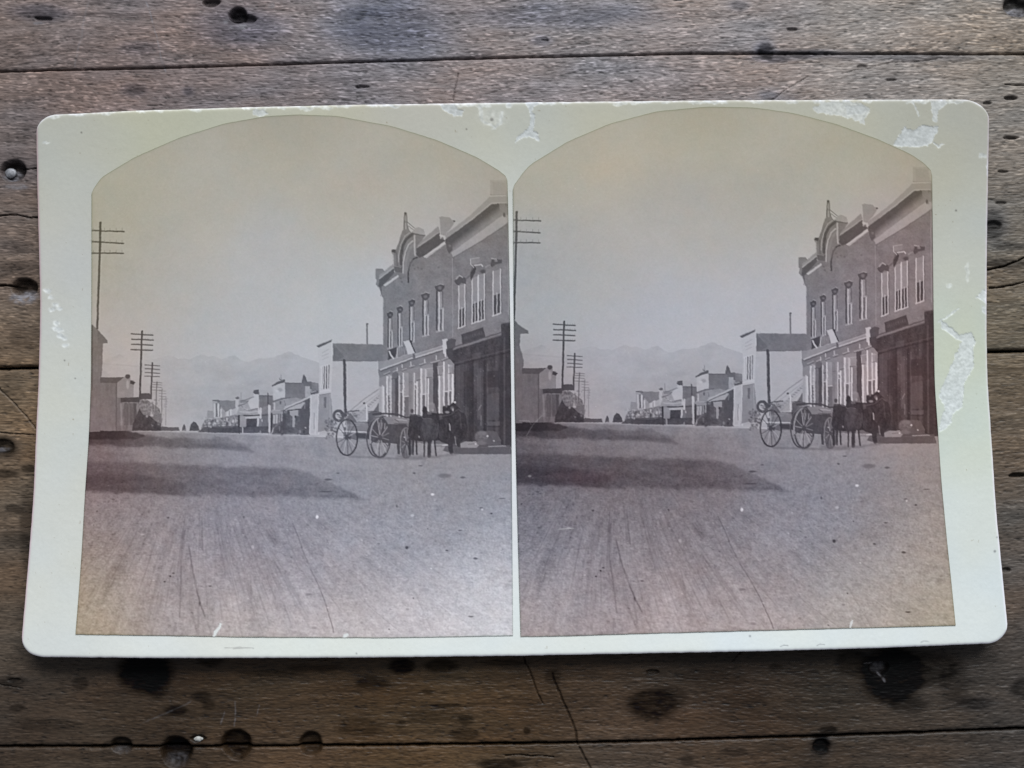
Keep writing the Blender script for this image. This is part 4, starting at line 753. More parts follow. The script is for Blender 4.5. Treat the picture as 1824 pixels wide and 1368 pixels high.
# sign board with faint lettering over the dark front
cv.crop(780, 540, 13.03)
cv.poly([(540, 738), (1050, 566), (1095, 752), (1090, 800), (570, 960)], 78); cv.line([(540, 736), (1052, 566)], 1.2, 64, .8)
for k, ch in enumerate('GROCERIES'):
    x = 600 + k * 50; y0 = 790 - k * 17
    L = {'G': [[(30, 8), (5, 0), (0, 45), (30, 50), (30, 28)]], 'R': [[(0, 55), (0, 0), (25, 0), (25, 25), (0, 25)], [(10, 25), (28, 55)]], 'O': [[(0, 5), (26, 0), (28, 50), (2, 55), (0, 5)]], 'C': [[(28, 4), (2, 5), (2, 52), (28, 48)]],
         'E': [[(28, 0), (0, 5), (0, 55), (28, 50)], [(0, 28), (22, 26)]], 'I': [[(12, 0), (12, 55)]], 'S': [[(28, 2), (2, 6), (4, 26), (26, 28), (26, 50), (0, 54)]]}[ch]
    for s_ in L: cv.line([(x + a, y0 + b) for a, b in s_], .8, 108, .55, .9)
# dark store front
dk = lambda x, y: 74 + 8 * fbm(x / 6, y / 30, 361, 2) + 6 * fbm(x / 4, y / 5, 364, 3) + 8 * fbm(x / 1.6, y / 1.6, 362, 2)
cv.crop(0, 0, 1)
cv.poly([(797, 626), (893, 596), (892, 578), (909, 573), (985, 560), (985, 796), (806, 796)], dk)
cv.line([(798, 626), (850, 610), (893, 597)], 1.3, 112, .8); cv.line([(800, 621), (893, 592)], 2.4, 86, .8); cv.line([(893, 576), (909, 574)], 1.4, 96, .6)
for x, w, v, ya, yb in [(823, 8, 84, 640, 790), (838, 5, 62, 640, 790), (848, 9, 88, 650, 700), (858, 7, 84, 660, 790), (868, 3, 100, 650, 770), (874, 9, 80, 690, 770), (893, 6, 62, 620, 790), (885, 5, 88, 630, 785), (904, 8, 64, 600, 790), (815, 3, 70, 640, 760), (866, 2, 60, 640, 790), (830, 2, 94, 650, 740)]:
    cv.line([(x, ya), (x, yb)], w, v, .65, 2.5)
for x0, x1, y0, y1, v in [(812, 819, 650, 735, 92), (841, 856, 628, 640, 94), (826, 836, 660, 720, 64), (850, 857, 655, 748, 98), (868, 889, 660, 690, 60), (869, 889, 700, 748, 92), (897, 900, 600, 792, 92), (840, 844, 640, 770, 56), (861, 865, 640, 780, 54)]: cv.poly([(x0, y0 + 2), (x1, y0), (x1, y1), (x0, y1)], v, .55)
cv.line([(806, 648), (860, 634), (909, 622)], 1.6, 96, .6, 1.4); cv.line([(806, 652), (860, 638), (909, 627)], 1.6, 50, .6, 1.4)
cv.line([(857, 722), (852, 730)], 1.6, 128, .8); cv.line([(857, 740), (857, 758)], 1.6, 132, .6); cv.poly([(868, 751), (890, 751), (890, 758), (868, 758)], 96, .7); cv.line([(868, 760), (890, 760)], 1.4, 56, .7)
for i in range(60): cv.blob(rng.uniform(812, 905), rng.uniform(620, 780), .6, .6, rng.choice([120, 150, 104]), .6, .5)
# the pale storefront: posts and panes under its cornice
cv.crop(660, 580, 10.133)
cv.poly([(150, 830), (480, 780), (900, 650), (1400, 560), (1510, 700), (1510, 1700), (150, 1700)], 130)
strips = [(150, 225, 158, 1100, 1640), (205, 230, 176, 1080, 1640), (228, 252, 206, 1100, 1640), (255, 288, 128, 1080, 1640), (288, 312, 208, 910, 1640), (312, 350, 146, 880, 1640), (350, 378, 172, 900, 1640), (378, 440, 112, 900, 1640), (440, 500, 84, 850, 1640),
          (505, 530, 178, 900, 1660), (530, 575, 122, 900, 1660), (578, 602, 208, 850, 1660), (602, 690, 142, 850, 1660), (690, 745, 122, 860, 1660), (745, 778, 134, 860, 1660), (778, 802, 188, 850, 1660), (802, 826, 122, 1000, 1660), (826, 856, 204, 1010, 1660),
          (856, 902, 128, 800, 1660), (902, 932, 206, 770, 1660), (932, 985, 146, 770, 1660), (985, 1012, 176, 780, 1660), (1012, 1030, 110, 900, 1660), (1030, 1052, 206, 950, 1660), (1052, 1130, 120, 950, 1660), (1130, 1222, 80, 650, 1660),
          (1228, 1256, 208, 900, 1660), (1256, 1312, 148, 850, 1660), (1312, 1338, 218, 650, 1660), (1338, 1396, 136, 650, 1600), (1396, 1422, 192, 700, 1560), (1422, 1462, 150, 700, 1500), (1462, 1502, 220, 870, 1500)]
for x0, x1, v, y0, y1 in strips: cv.box(x0, y0, x1, y1, lambda x, y, v=v: v + 5 * fbm(x / 1.5, y / 7, 363, 2))
for x0, x1, y0 in [(606, 690, 1280), (802, 824, 1150), (935, 985, 1240), (1340, 1395, 1190), (316, 348, 1250), (1424, 1460, 1180), (535, 572, 1200)]: cv.box(x0, y0, x1, 1660, 96, .75); cv.line([(x0, y0), (x1, y0 - 4)], 1.3, 198, .8)
cv.line([(1340, 1186), (1450, 1170)], 1.2, 204, .9); cv.line([(932, 1240), (1030, 1225)], 1.2, 200, .8)
# capitals
for x0, x1, y0, y1, v in [(365, 500, 850, 960, 104), (1000, 1130, 780, 940, 136), (1205, 1310, 740, 900, 138), (1400, 1480, 740, 870, 140), (520, 600, 720, 800, 120), (690, 770, 640, 760, 116)]:
    cv.poly([(x0, y0), (x1, y0 - 12), (x1 - 18, y1 - 30), (x1 - 30, y1), (x0 + 25, y1), (x0 + 12, y1 - 40)], v, .9); cv.line([(x0 + 10, y1), (x1 - 25, y1 - 8)], 1.3, 84, .7); cv.line([(x0 + 12, y0 + 30), (x0 + 16, y1 - 30)], 1.4, v + 46, .6); cv.line([(x0, y0), (x1, y0 - 12)], 1.1, v + 40, .6)
cv.line([(530, 1045), (575, 1042)], 1.4, 84, .7); cv.line([(700, 1020), (760, 1015)], 1.2, 92, .6); cv.line([(840, 985), (900, 975)], 1.4, 84, .7)
cv.poly([(780, 1040), (826, 1035), (826, 1075), (780, 1078)], 208, .8)
for y in range(1100, 1600, 60): cv.blob(350, y, 1.5, 1.5, 196, .5, .4); cv.blob(600 + (y % 7) * 4, y, 1.2, 1.6, 190, .3, .4)
# cornice of the storefront
cv.crop(560, 590, 5.067)
cv.poly([(570, 272), (600, 264), (650, 268), (880, 200), (905, 215), (1170, 130), (1170, 210), (1210, 250), (1060, 290), (900, 330), (640, 400), (590, 420), (572, 345)], 118)
cv.poly([(575, 275), (655, 262), (885, 198), (905, 212), (1165, 128), (1168, 158), (905, 238), (880, 226), (600, 348), (580, 345)], 140); cv.line([(598, 348), (885, 240)], 2.2, 184, .9); cv.line([(905, 240), (1168, 158)], 2.2, 184, .9); cv.line([(572, 270), (574, 345)], 1.4, 190, .8)
cv.line([(660, 262), (885, 197)], 1.0, 168, .7); cv.line([(910, 208), (1165, 128)], 1.2, 176, .7); cv.line([(600, 360), (885, 256), (1175, 172)], 2.2, 92, .8); cv.poly([(885, 200), (908, 214), (910, 245), (888, 240)], 100)
for a in [((630, 388), (680, 365)), ((710, 365), (750, 350)), ((790, 350), (830, 335)), ((860, 320), (900, 310)), ((950, 300), (1005, 284)), ((1050, 285), (1130, 262)), ((1150, 260), (1210, 236))]: cv.line(a, 2.0, 158, .8); cv.line([(a[0][0], a[0][1] + 11), (a[1][0], a[1][1] + 11)], 1.6, 88, .7)
for x, y in [(790, 300), (870, 280), (995, 255), (1100, 225), (1180, 195), (745, 330)]: cv.line([(x, y), (x + 1, y + 28)], 2.0, 186, .8)
cv.poly([(1156, 75), (1196, 64), (1205, 80), (1190, 210), (1162, 205)], 186); cv.poly([(1190, 88), (1235, 62), (1280, 76), (1268, 150), (1200, 185)], 88); cv.poly([(1188, 160), (1250, 150), (1250, 250), (1215, 250), (1190, 200)], 78); cv.line([(1180, 190), (1183, 230)], 2.2, 204, .9)
# boards and flag over the cornice
cv.poly([(664, 170), (700, 155), (756, 142), (748, 200), (728, 232), (664, 262)], 78); cv.line([(676, 180), (690, 215), (712, 246)], 2.4, 208, .9); cv.line([(752, 150), (742, 235)], 1.8, 196, .8)
cv.poly([(756, 150), (812, 128), (832, 200), (760, 232)], 112)
for k in range(4): cv.line([(772 + k * 16, 146), (764 + k * 16, 220)], 1.3, 156, .6)
cv.poly([(804, 92), (858, 80), (912, 190), (880, 206), (842, 210), (826, 150)], 184); cv.poly([(856, 84), (880, 80), (884, 120), (918, 190), (906, 192)], 70)
# kerb, boulder, boardwalk
cv.crop(730, 680, 9.6)
cv.poly([(640, 1060), (1720, 1080), (1760, 1240), (760, 1236), (560, 1180)], 92, .9); cv.poly([(860, 1060), (930, 1025), (1130, 1018), (1190, 1080), (1140, 1132), (870, 1132)], 138); cv.line([(560, 1086), (650, 1084)], 2.0, 204, .9); cv.line([(1340, 1104), (1640, 1100)], 1.3, 168, .8); cv.line([(1000, 1070), (1110, 1060)], 1.2, 96, .7)
cv.poly([(1110, 940), (1130, 885), (1200, 842), (1300, 838), (1480, 850), (1560, 1000), (1560, 1080), (1160, 1078), (1150, 1020), (1115, 990)], 92); cv.blob(1230, 925, 12, 9, lambda x, y: 104 + 12 * fbm(x / 2, y / 1.5, 371, 2), .95, .15); cv.blob(1240, 880, 8, 3.4, 118, .7, .4); cv.blob(1225, 1045, 9, 3.4, 112, .8, .3); cv.line([(1140, 968), (1260, 976)], 1.3, 84, .6); cv.blob(1328, 930, 1.6, 1.6, 196, .9); cv.blob(1440, 1010, 1.8, 1.4, 168, .9); cv.blob(1125, 1065, 1.4, 1.4, 190)
cv.poly([(740, 1250), (1740, 1244), (2400, 1230), (2400, 1420), (700, 1420)], 146, .35)

# wagons ---------------------------------------------------------
cv.crop(580, 700, 10.133)
for i in range(80): cv.blob(rng.uniform(-10, 210), rng.uniform(460, 820), rng.uniform(.8, 2.6), rng.uniform(.8, 2.6), rng.choice([86, 100, 118, 140, 166], p=[.3, .25, .2, .15, .1]), .75, .4)
cv.ring(235, 410, 8.6, 8.6, 5.0, 84, .95); cv.blob(235, 420, 5.2, 5.2, 172, .9, .2)
for i in range(70): cv.blob(rng.uniform(200, 560), rng.uniform(330, 540), rng.uniform(.8, 3), rng.uniform(.6, 1.8), rng.choice([80, 96, 112, 150], p=[.35, .3, .2, .15]), .7, .4)
cv.line([(420, 330), (600, 318)], 2.2, 86, .8); cv.poly([(350, 540), (360, 470), (420, 380), (440, 350), (500, 430), (540, 480), (560, 520), (770, 515), (770, 560), (350, 570)], 102, .85)
cv.poly([(770, 350), (900, 330), (1010, 340), (1010, 400), (860, 420), (860, 520), (770, 520)], 98); cv.line([(770, 335), (920, 328)], 1.4, 74, .8)
cv.poly([(360, 548), (765, 548), (765, 690), (370, 690)], 122); cv.poly([(380, 572), (620, 572), (620, 590), (400, 592), (400, 650), (380, 650)], 142, .8); cv.line([(440, 535), (700, 548)], 1.6, 146, .8); cv.line([(270, 690), (768, 712)], 2.8, 196, .95); cv.line([(300, 710), (768, 724)], 1.2, 96, .7)
cv.poly([(540, 735), (790, 740), (800, 830), (700, 820), (560, 800)], 80); cv.poly([(762, 520), (850, 515), (850, 830), (770, 830)], 84)
cv.blob(420, 800, 4.2, 5.5, 74, .9, .3)
def wheel(cx, cy, rx, ry, w, v, n, sp, hub, a0=0, spw=1.2):
    (X_, Y_), = cv.pt([(cx, cy)]); T_ = cv.T; cv.T = (0, 0, 1.0)
    for k in range(n):
        t = 2 * math.pi * (k + .3) / n; cv.line([(X_, Y_), (X_ + rx * math.cos(t), Y_ + ry * math.sin(t))], spw, sp[k % len(sp)], .75)
    cv.ring(X_, Y_, rx, ry, w, v, .95); cv.ring(X_ - .9, Y_ - .6, rx, ry, .8, 158, .55, 150, 290); cv.blob(X_, Y_, hub, hub * 1.35, 78, .9, .3); cv.T = T_
wheel(385, 800, 18.6, 32.2, 3.0, 74, 14, [92, 168, 104], 3.8, spw=1.6)
cv.poly([(800, 760), (830, 600), (950, 450), (1040, 400), (1120, 440), (1450, 560), (1540, 700), (1520, 930), (1300, 920), (1160, 905), (900, 900), (830, 880)], lambda x, y: 84 + 7 * fbm(x / 2, y / 6, 372, 2))
cv.poly([(1040, 430), (1120, 425), (1480, 475), (1530, 520), (1500, 565), (1200, 562), (1110, 560)], 126); cv.line([(1280, 480), (1460, 498)], 1.8, 168, .7); cv.line([(1240, 548), (1480, 556)], 1.4, 84, .7); cv.line([(860, 385), (1060, 372), (1300, 388), (1460, 446), (1520, 440)], 3.2, 78, .95); cv.blob(1080, 395, 2, 1.4, 168, .7); cv.line([(900, 425), (1050, 400)], 2.4, 128, .8); cv.line([(1250, 480), (1320, 520)], 1.4, 90, .8)
wheel(950, 812, 20.6, 34.5, 2.6, 78, 3, [90], 3, spw=.8)
cv.poly([(850, 560), (1140, 560), (1160, 905), (860, 870)], 84, .8)
wheel(985, 808, 17.8, 34.8, 2.9, 82, 16, [130, 78, 160], 3.8, spw=1.6); cv.ring(985, 808, 17.8, 34.8, 2.2, 160, .85, 165, 262)
for x in (970, 1015, 1070): cv.line([(x + 8, 545), (x - 6, 650)], 1.5, 152, .7)
for x0, y0, x1, y1 in [(880, 960, 920, 1080), (930, 930, 940, 1100), (1040, 930, 1090, 1060), (985, 940, 1000, 1110), (1090, 1080, 1140, 960)]: cv.line([(x0, y0), (x1, y1)], 1.3, 164, .6)
for x0, x1, v in [(1285, 1335, 78), (1230, 1262, 140)]: cv.poly([(x0, 915), (x1, 915), (x1 + 8, 1105), (x0 + 8, 1100)], v, .9)
cv.poly([(1360, 940), (1370, 780), (1430, 660), (1500, 640), (1560, 680), (1600, 900), (1580, 1060), (1500, 1180), (1400, 1170)], 92, .85)
wheel(1460, 905, 10.6, 27.0, 2.3, 92, 12, [124, 70, 150], 2.6, spw=1.4); cv.blob(1500, 800, 2.2, 4.2, 100, .8); cv.blob(1422, 800, 1.3, 1.3, 176, .9); cv.blob(1522, 700, 1.6, 1.8, 150, .9); cv.ring(1460, 905, 10.6, 27, 1.3, 140, .6, 170, 265)
cv.line([(430, 1150), (760, 1160), (1400, 1190), (1800, 1190)], 3.4, 108, .6, 3)
# horses and people ----------------------------------------------
cv.crop(730, 680, 9.6)
cv.poly([(0, 560), (60, 555), (120, 560), (205, 590), (230, 540), (215, 500), (222, 450), (250, 425), (288, 445), (300, 500), (330, 515), (360, 500), (480, 545), (560, 540), (555, 440), (590, 425), (625, 440), (660, 410), (700, 390), (740, 345), (780, 380), (830, 440), (860, 470), (900, 520), (950, 560), (985, 760), (965, 960), (870, 1030), (850, 1105), (810, 1105), (790, 1020), (740, 1030), (740, 1225), (660, 1180), (650, 1060), (560, 1040), (500, 1000), (380, 1020), (200, 1020), (20, 1000), (-40, 900)],
        lambda x, y: 66 + 16 * fbm(x / 3.2, y / 5, 381, 3, .7))
cv.poly([(185, 720), (225, 660), (280, 632), (350, 640), (410, 690), (470, 740), (490, 850), (470, 950), (400, 1020), (230, 1030), (180, 900)], lambda x, y: 78 + 14 * fbm(x / 2.6, y / 5, 382, 3, .7)); cv.blob(320, 665, 8, 3.4, 94, .6, .6); cv.line([(190, 740), (200, 900), (240, 1000)], 1.2, 58, .6)
for hx, hy, r_ in [(255, 452, 3.4), (585, 445, 2.8), (40, 500, 3.0), (668, 430, 3.2), (470, 560, 3)]: cv.blob(hx, hy, r_, r_ * 1.1, 62, .95, .35)
cv.poly([(300, 512), (360, 505), (380, 560), (300, 560)], 128, .5); cv.poly([(500, 560), (540, 560), (560, 640), (500, 660)], 96, .6); cv.poly([(130, 545), (205, 590), (190, 610), (120, 580)], 104, .6)
cv.line([(205, 600), (230, 640), (300, 622), (380, 640)], 1.2, 112, .7); cv.line([(0, 575), (100, 572), (190, 600)], 1.2, 104, .7); cv.line([(520, 600), (700, 560), (830, 470), (900, 520)], 1.4, 100, .6); cv.line([(500, 660), (505, 980)], 1.6, 54, .7); cv.line([(700, 640), (640, 800), (660, 1000)], 1.4, 58, .6); cv.line([(860, 560), (880, 800)], 2, 92, .5)
cv.blob(355, 760, 3, 8, 88, .4, .6); cv.blob(100, 640, 8, 5, 76, .6, .6)
for p, w in [([(60, 990), (55, 1240)], 3.2), ([(112, 1000), (120, 1235)], 3.2), ([(250, 1010), (244, 1280)], 2.6), ([(335, 1010), (330, 1270)], 6.4), ([(425, 1000), (440, 1180), (448, 1260)], 2.8), ([(-5, 980), (0, 1240)], 4), ([(700, 1000), (705, 1210)], 6.5), ([(835, 1000), (838, 1100)], 4.2), ([(560, 980), (600, 1040)], 3)]: cv.line(p, w, 66, .95, .7)
cv.line([(395, 1010), (400, 1130)], 2.0, 160, .8); cv.line([(292, 1040), (288, 1200)], 1.2, 150, .5); cv.line([(480, 700), (510, 960)], 1.4, 96, .5)
cv.blob(370, 420, 5.0, 7.5, 134, .9, .3); cv.blob(392, 490, 1.8, 1.8, 176, .9); cv.poly([(320, 400), (420, 370), (470, 540), (350, 530)], 122, .6); cv.blob(40, 500, 3, 3, 88, .8); cv.blob(640, 520, 4, 2.2, 142, .85, .4); cv.blob(722, 455, 3.2, 3, 128, .6, .5); cv.blob(776, 350, 1.6, 1.6, 226, 1, .3); cv.blob(738, 480, 1.5, 2.5, 168, .8)
cv.line([(676, 720), (690, 830)], 1.9, 168, .9); cv.blob(585, 430, 2.6, 2.4, 66, .9); cv.line([(775, 940), (792, 1080)], 1.6, 150, .6); cv.blob(160, 940, 1.8, 2.0, 140, .7); cv.line([(740, 590), (790, 575)], 1, 96, .5)
cv.line([(-200, 1275), (100, 1290), (420, 1285), (800, 1236)], 4.5, 104, .6, 4); cv.line([(450, 1100), (660, 1105)], 2.2, 96, .5, 2); cv.poly([(720, 1130), (1700, 1130), (1700, 1235), (800, 1230)], 88, .5)

wx = .42 * fbm(cv.X / 3.0, cv.Y / 3.0, 391, 2) + .5 * fbm(cv.X / 9, cv.Y / 9, 393, 2); wy = .42 * fbm(cv.X / 3.0, cv.Y / 3.0, 392, 2) + .5 * fbm(cv.X / 9, cv.Y / 9, 394, 2)
tone = blur(cv.sample(cv.X + wx, cv.Y + wy), 0.8)
tone = tone + .55 * (tone - blur(tone, 3.0))
tone = tone - .24 * np.clip(122 - tone, 0, 99)
hi = (1 - sstep(800, 850, cv.Y)); tone = tone - hi * .5 * np.clip(tone - 184, 0, 99)
mid = sstep(176, 150, tone) * sstep(360, 420, cv.Y) * (1 - sstep(800, 850, cv.Y))
tone = tone * (1 + mid * (.045 * fbm(cv.X / 5, cv.Y / 5, 397, 3, .7) + .05 * fbm(cv.X / 16, cv.Y / 14, 398, 3)))
low = sstep(150, 100, tone); tone = tone + (3.0 + 5.0 * low) * fbm(cv.X / 2.6, cv.Y / 2.2, 395, 3, .7) + (1.5 + 3 * low) * fbm(cv.X / 9, cv.Y / 8, 396, 3)
# a little grain of the albumen surface
tone = tone + 1.8 * blur(rng.randn(*tone.shape), 1.0) * 2.0 + 1.2 * blur(rng.randn(*tone.shape), 2.2) * 3
for i in range(520):
    x = rng.randint(6, tone.shape[1] - 6); y = rng.randint(6, tone.shape[0] - 6); tone[y:y + 2, x:x + 2] += rng.choice([-20, 18, 26, -14]) * rng.rand()

# prints ---------------------------------------------------------
def print_sheet(label, Lx, Rx, arch, bot, back, tint, dtone, extra, n=(520, 690)):
    def yT(u):
        return smooth_arch(u, arch) + .35 * fbm(u * 90, u * 0, 401, 3)
    def yB(u): return np.interp(u, [b[0] for b in bot], [b[1] for b in bot]) + .4 * fbm(u * 70, u * 0, 402, 3)
    X, Y, T, B, U, V = outline_sheet(n[0], n[1], Lx, Rx, yT, yB, 0.15)
    xs_, ys_ = back(X, Y)
    g = cv.sample(xs_, ys_, tone) + field(dtone, X, Y, 60)[..., 0]
    td = field(tint, X, Y, 60)
    c = np.stack([g + td[..., 0], g, g + td[..., 1]], -1)
    c = c + fbm(X / 26, Y / 26, 411, 3)[..., None] * np.array([2.2, 0, -1.5]) + fbm(X / 5, Y / 5, 412, 2)[..., None] * np.array([1.2, 0, 1.2])
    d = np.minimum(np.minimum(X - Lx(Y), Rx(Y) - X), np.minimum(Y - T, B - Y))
    c = c - (np.exp(-np.clip(d, 0, 99) / 1.1) * 42)[..., None] * np.array([1.1, .9, 1.1])      # paper's edge shadow painted in as a dark rim
    c = extra(X, Y, c)
    z = zcard(X, Y) + THICK + 0.00013 + 0.00001 * fbm(X / 30, Y / 30, 413, 2)
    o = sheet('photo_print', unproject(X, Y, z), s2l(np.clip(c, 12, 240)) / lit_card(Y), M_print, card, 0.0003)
    o['label'] = label
    return o
def smooth_arch(u, arch):
    a = np.array(arch, float); t = np.linspace(0, 1, 2000); v = np.interp(t, a[:, 0], a[:, 1]); s = 16
    k = np.exp(-.5 * (np.arange(-48, 49) / s) ** 2); k /= k.sum(); vp = np.pad(v, 48, 'edge'); vs = np.convolve(vp, k, 'valid')
    w = np.minimum(np.minimum(t, 1 - t) / .012, 1); return np.interp(u, t, v * (1 - w) + vs * w)

# left print
la = [(163, 345), (168, 334), (180, 316), (240, 280), (320, 245), (400, 220), (470, 207.5), (530, 204), (600, 206.5), (700, 225), (780, 250), (850, 280), (893, 306), (900, 312), (903.5, 322)]
lx0, lx1 = 163.0, 903.5
arch = [((x - lx0) / (lx1 - lx0), y) for x, y in la]
bot = [((x - 134) / (914 - 134), y) for x, y in [(134, 1130), (310, 1132.5), (450, 1135), (700, 1136), (914, 1132)]]
Lx = lambda y: smooth_interp(y, [330, 500, 684, 784, 884, 984, 1060, 1140], [163, 163, 162, 158, 151, 145.5, 140, 133.5])
Rx = lambda y: smooth_interp(y, [300, 360, 500, 684, 900, 1140], [903, 905, 907.5, 910.5, 912, 914])
TL = [(520, 215, 5, -13), (250, 300, 5, -14), (185, 335, 4, -18), (800, 290, 5, -15), (890, 315, 6, -18), (350, 350, 4, -9), (600, 350, 4, -9), (180, 450, 6, -14), (300, 500, 3, -4), (500, 480, 0, 2), (750, 350, 4, -9), (620, 560, -4, 5), (400, 600, -1, 3), (200, 620, 9, -6),
      (200, 720, 14, -4), (180, 780, 20, 2), (165, 850, 20, 4), (260, 720, 3, 4), (280, 860, 9, 4), (350, 700, -1, 6), (450, 680, -1, 8), (560, 700, 0, 9), (700, 600, 0, 9), (780, 450, 2, 6), (850, 420, 5, 4), (890, 350, 8, -6), (880, 500, 2, 7), (850, 700, 5, 7), (750, 750, 3, 7), (780, 780, 6, 4), (620, 780, 0, 10), (450, 800, 0, 12), (450, 860, 3, 12), (600, 900, 0, 12), (400, 930, 3, 12),
      (250, 950, 10, 5), (160, 950, 16, -4), (150, 1060, 18, -20), (150, 1120, 16, -20), (250, 1060, 12, 2), (400, 1040, 9, 7), (400, 1115, 10, -2), (550, 1010, 4, 11), (600, 1110, 9, 2), (750, 1000, 0, 12), (750, 1110, 7, 5), (880, 950, -1, 12), (880, 1080, 0, 10), (880, 1120, 4, 4), (800, 860, 0, 11)]
def ex_left(X, Y, c):
    m = Canvas(118, 180, 985, 1150, 1)
    m.crop(130, 820, 4.275); m.poly([(1062, 1350), (1075, 1300), (1110, 1265), (1120, 1235), (1133, 1245), (1125, 1275), (1100, 1310), (1080, 1350)], 1); m.crop(520, 820, 4.275); m.poly([(385, 1350), (395, 1325), (425, 1315), (432, 1330), (410, 1352)], 1)
    a = m.sample(X, Y)[..., None]; c = c * (1 - a) + np.array([222, 226, 228]) * a
    st = np.exp(-(((X - 640) / 60) ** 2 + ((Y - 330) / 30) ** 2))[..., None]; return c + st * np.array([2, -1, -2])
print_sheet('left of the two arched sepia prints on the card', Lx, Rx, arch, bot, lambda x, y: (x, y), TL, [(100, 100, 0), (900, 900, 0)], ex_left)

# right print: the same street from a step aside
ra = [(914, 338), (917, 328), (942, 295), (1012, 252), (1087, 220), (1172, 198), (1262, 190), (1342, 191.5), (1412, 201), (1487, 220), (1562, 247), (1622, 274), (1650, 293), (1658, 302), (1660.5, 314)]
arch = [((x - 914) / (1660.5 - 914), y) for x, y in ra]
bot = [((x - 927) / (1702 - 927), y) for x, y in [(927, 1134), (1000, 1133), (1162, 1128), (1400, 1122), (1702, 1114)]]
Lx = lambda y: smooth_interp(y, [300, 340, 500, 700, 884, 1000, 1145], [913.5, 913.5, 914.5, 916.5, 920.5, 923.5, 927.5])
Rx = lambda y: smooth_interp(y, [290, 320, 550, 684, 769, 859, 964, 1040, 1130], [1660, 1660.5, 1663, 1665, 1671, 1677, 1687, 1695, 1704])
def back_right(X, Y):
    dx = np.interp(Y, [200, 400, 760, 850, 900, 1000, 1130], [753, 753, 755, 756, 756, 764, 785]) - 3 * np.clip((1180 - X) / 250, 0, 1) * np.clip((850 - Y) / 100, 0, 1)
    xa = np.interp(Y, [455, 500], [972, 922])
    dx = dx - 8.5 * (1 - sstep(0, 26, X - xa)) * (1 - sstep(615, 650, Y))
    dy = np.interp(Y, [200, 400, 600, 760, 900, 1000, 1130], [-19, -19, -17, -15, -13, -10, -7]) - 5 * np.clip((X - 1300) / 300, 0, 1) * np.clip((1000 - Y) / 200, 0, 1) * .9
    return np.clip(X - dx, 119, 984), np.clip(Y - dy, 181, 1149)
TR = [(1270, 210, 6, -17), (1000, 300, 5, -14), (1500, 260, 6, -20), (1640, 310, 8, -18), (1080, 300, 7, -15), (1250, 400, 4, -5), (1000, 450, 0, 2), (1200, 550, -1, 9), (1350, 520, 0, 8), (1400, 400, 3, -5), (960, 560, -3, 6), (1100, 420, 4, -2), (1480, 330, 4, -10), (1380, 300, 5, -12),
      (940, 700, 8, 5), (1000, 740, 9, 6), (1100, 690, 0, 10), (1250, 690, 0, 9), (1180, 745, 3, 8), (1380, 680, 0, 10), (1480, 560, 4, 9), (1560, 450, 14, 3), (1620, 420, 15, 2), (1640, 560, 14, 2), (1600, 700, 22, 4), (1650, 720, 20, -2), (1500, 740, 8, 6), (1420, 760, 3, 8), (1640, 780, 14, -2),
      (960, 850, 4, 10), (1030, 850, 11, 5), (1180, 840, 8, 7), (1260, 845, 13, 5), (1100, 860, 10, 6), (1380, 860, 2, 12), (1550, 850, 3, 10), (1660, 850, 12, -2), (980, 930, -1, 14), (1150, 930, 4, 10), (1300, 950, 4, 10), (1450, 950, 2, 12), (1600, 950, 8, 5), (1680, 950, 14, -10),
      (960, 1040, 4, 10), (1060, 1040, 8, 8), (1200, 1000, 12, 4), (1350, 1030, 10, 5), (1500, 1040, 6, 2), (1650, 1040, 12, -6), (960, 1110, 14, 0), (1150, 1100, 14, 2), (1350, 1100, 14, 0), (1550, 1100, 12, -6), (1690, 1100, 12, -20)]
DR = [(1270, 210, -1), (1000, 300, 0), (1500, 260, -3), (1640, 310, -4), (1000, 500, -4), (1200, 520, -5), (1350, 520, -8), (1400, 400, -7), (1270, 404, -8), (1560, 450, -6), (1640, 560, -8), (1500, 560, -6), (1600, 700, -4), (940, 720, -14), (1100, 700, -4), (1250, 700, -6),
      (960, 790, -14), (1100, 780, -16), (1300, 780, -10), (1500, 800, -6), (960, 850, -22), (1100, 850, -34), (1250, 850, -44), (1400, 860, -14), (1600, 860, -8), (960, 930, -12), (1100, 930, -14), (1250, 930, -12), (1400, 930, -18), (1550, 930, -20), (1670, 930, -14),
      (960, 1020, -6), (1150, 1020, -14), (1350, 1020, -20), (1500, 1020, -18), (1650, 1020, -40), (960, 1100, 0), (1150, 1110, -10), (1350, 1110, -22), (1500, 1100, -34), (1650, 1100, -50)]
def ex_right(X, Y, c):
    m = Canvas(900, 180, 1720, 1150, 1)
    m.crop(1312, 820, 4.275); m.poly([(858, 1275), (866, 1235), (878, 1215), (888, 1220), (882, 1250), (868, 1280)], 1); m.blob(70, 345, 2.4, 3, 1, .0)
    m.crop(912, 560, 6.333); m.line([(165, 1368), (215, 1280), (240, 1240), (340, 1140)], 1.3, 1, .30, 1); m.line([(80, 1200), (190, 1200), (215, 1240)], 1.2, 1, .30, 1); m.crop(912, 820, 4.275); m.line([(355, 524), (468, 517)], 1.5, 1, .5, 1); m.blob(135, 120, 3, 2, 1, .4)
    a = m.sample(X, Y)[..., None]; c = c * (1 - a) + np.array([214, 214, 216]) * a
    st = np.exp(-(((X - 1085) / 40) ** 2 + ((Y - 305) / 34) ** 2))[..., None]; c = c + st * np.array([3, -1, -4])
    st = np.exp(-(((X - 1035) / 60) ** 2 + ((Y - 850) / 16) ** 2))[..., None]; c = c + st * np.array([3, -3, -2])
    e = np.exp(-(1668 - X) / 2.5) * (X > 1640) * (Y > 330) * (Y < 760); return c - np.clip(e, 0, 1)[..., None] * np.array([10, 14, 16])
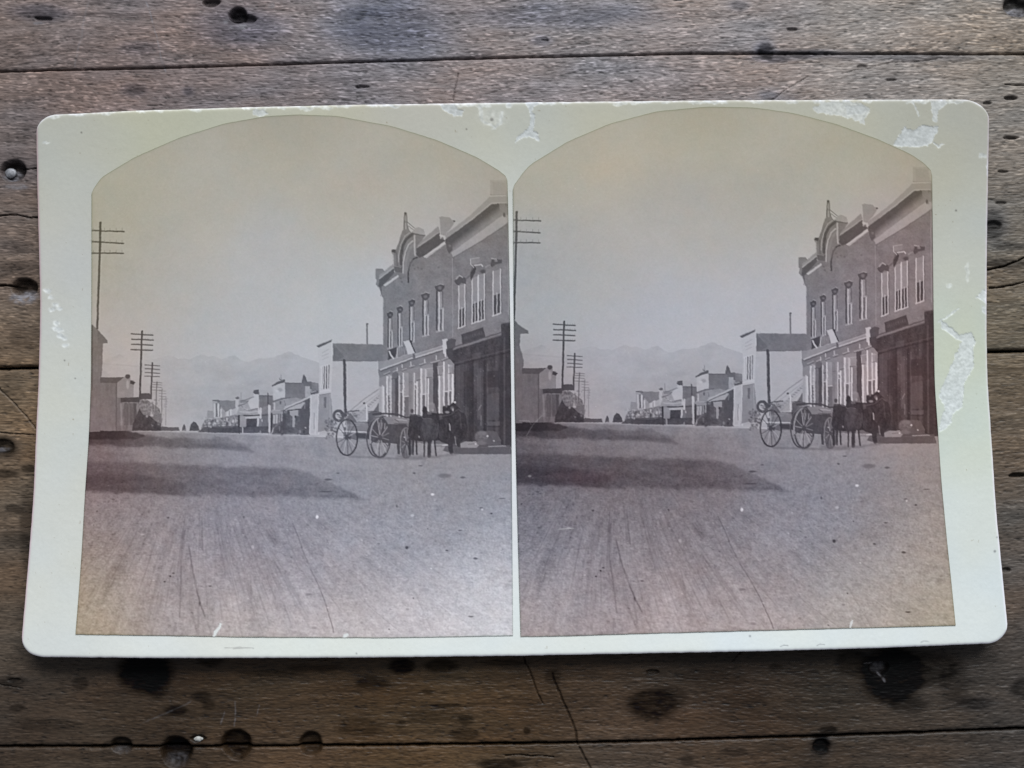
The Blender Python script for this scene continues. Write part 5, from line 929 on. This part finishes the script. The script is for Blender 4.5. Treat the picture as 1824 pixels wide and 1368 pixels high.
print_sheet('right of the two arched sepia prints on the card', Lx, Rx, arch, bot, back_right, TR, DR, ex_right)

#@@SMALL
# ------------------------------------------------------------------ small things
def lump(name, px, py, z, rx, ry, rz, mat, seed, parent=None, n=14):
    c = unproject(np.array(px), np.array(py), z); k = 0.00010304
    V, F = [], []
    for j in range(n + 1):
        for i in range(n * 2):
            th = math.pi * j / n; ph = math.pi * i / n
            r = 1 + .22 * float(fbm(np.array([math.cos(ph) * 1.5 + 3]), np.array([math.sin(ph) * 1.5 + th * 1.2]), seed, 2)[0])
            V.append((rx * k * r * math.sin(th) * math.cos(ph), ry * k * r * math.sin(th) * math.sin(ph), rz * k * math.cos(th)))
    for j in range(n):
        for i in range(n * 2):
            a = j * n * 2 + i; b = j * n * 2 + (i + 1) % (n * 2); F.append((a, a + n * 2, b + n * 2, b))
    me = bpy.data.meshes.new(name); me.from_pydata(V, [], F); me.polygons.foreach_set('use_smooth', [True] * len(F)); me.materials.append(mat)
    o = bpy.data.objects.new(name, me); o.location = c if parent is None else c - np.array(parent.location)
    return link(o, parent)
def ramp_mat(name, rough, spec, a, b_, scale, metal=0.0):
    def f(nt, b):
        n = nodes_noise(nt, scale, 4); r = nt.nodes.new('ShaderNodeValToRGB')
        r.color_ramp.elements[0].position = .35; r.color_ramp.elements[0].color = (*a, 1); r.color_ramp.elements[1].position = .65; r.color_ramp.elements[1].color = (*b_, 1)
        nt.links.new(n.outputs['Fac'], r.inputs['Fac']); nt.links.new(r.outputs['Color'], b.inputs['Base Color']); b.inputs['Metallic'].default_value = metal
    return material(name, rough, spec, f)
M_grit = ramp_mat('pale_grit', .7, .4, (.28, .27, .24), (.5, .5, .48), 2500)
M_nail = ramp_mat('old_steel', .5, .5, (.16, .16, .17), (.34, .34, .36), 1800, .3)
g_ = lump('grit', 354, 1316, -0.0004, 8, 4.5, 4, M_grit, 5)
g_['label'] = 'tiny pale grit chip lodged in the wood beside the round holes'; g_['category'] = 'grit'
nl = lump('nail_head', 19, 309, -0.0011, 11, 9, 5, M_nail, 8, top)
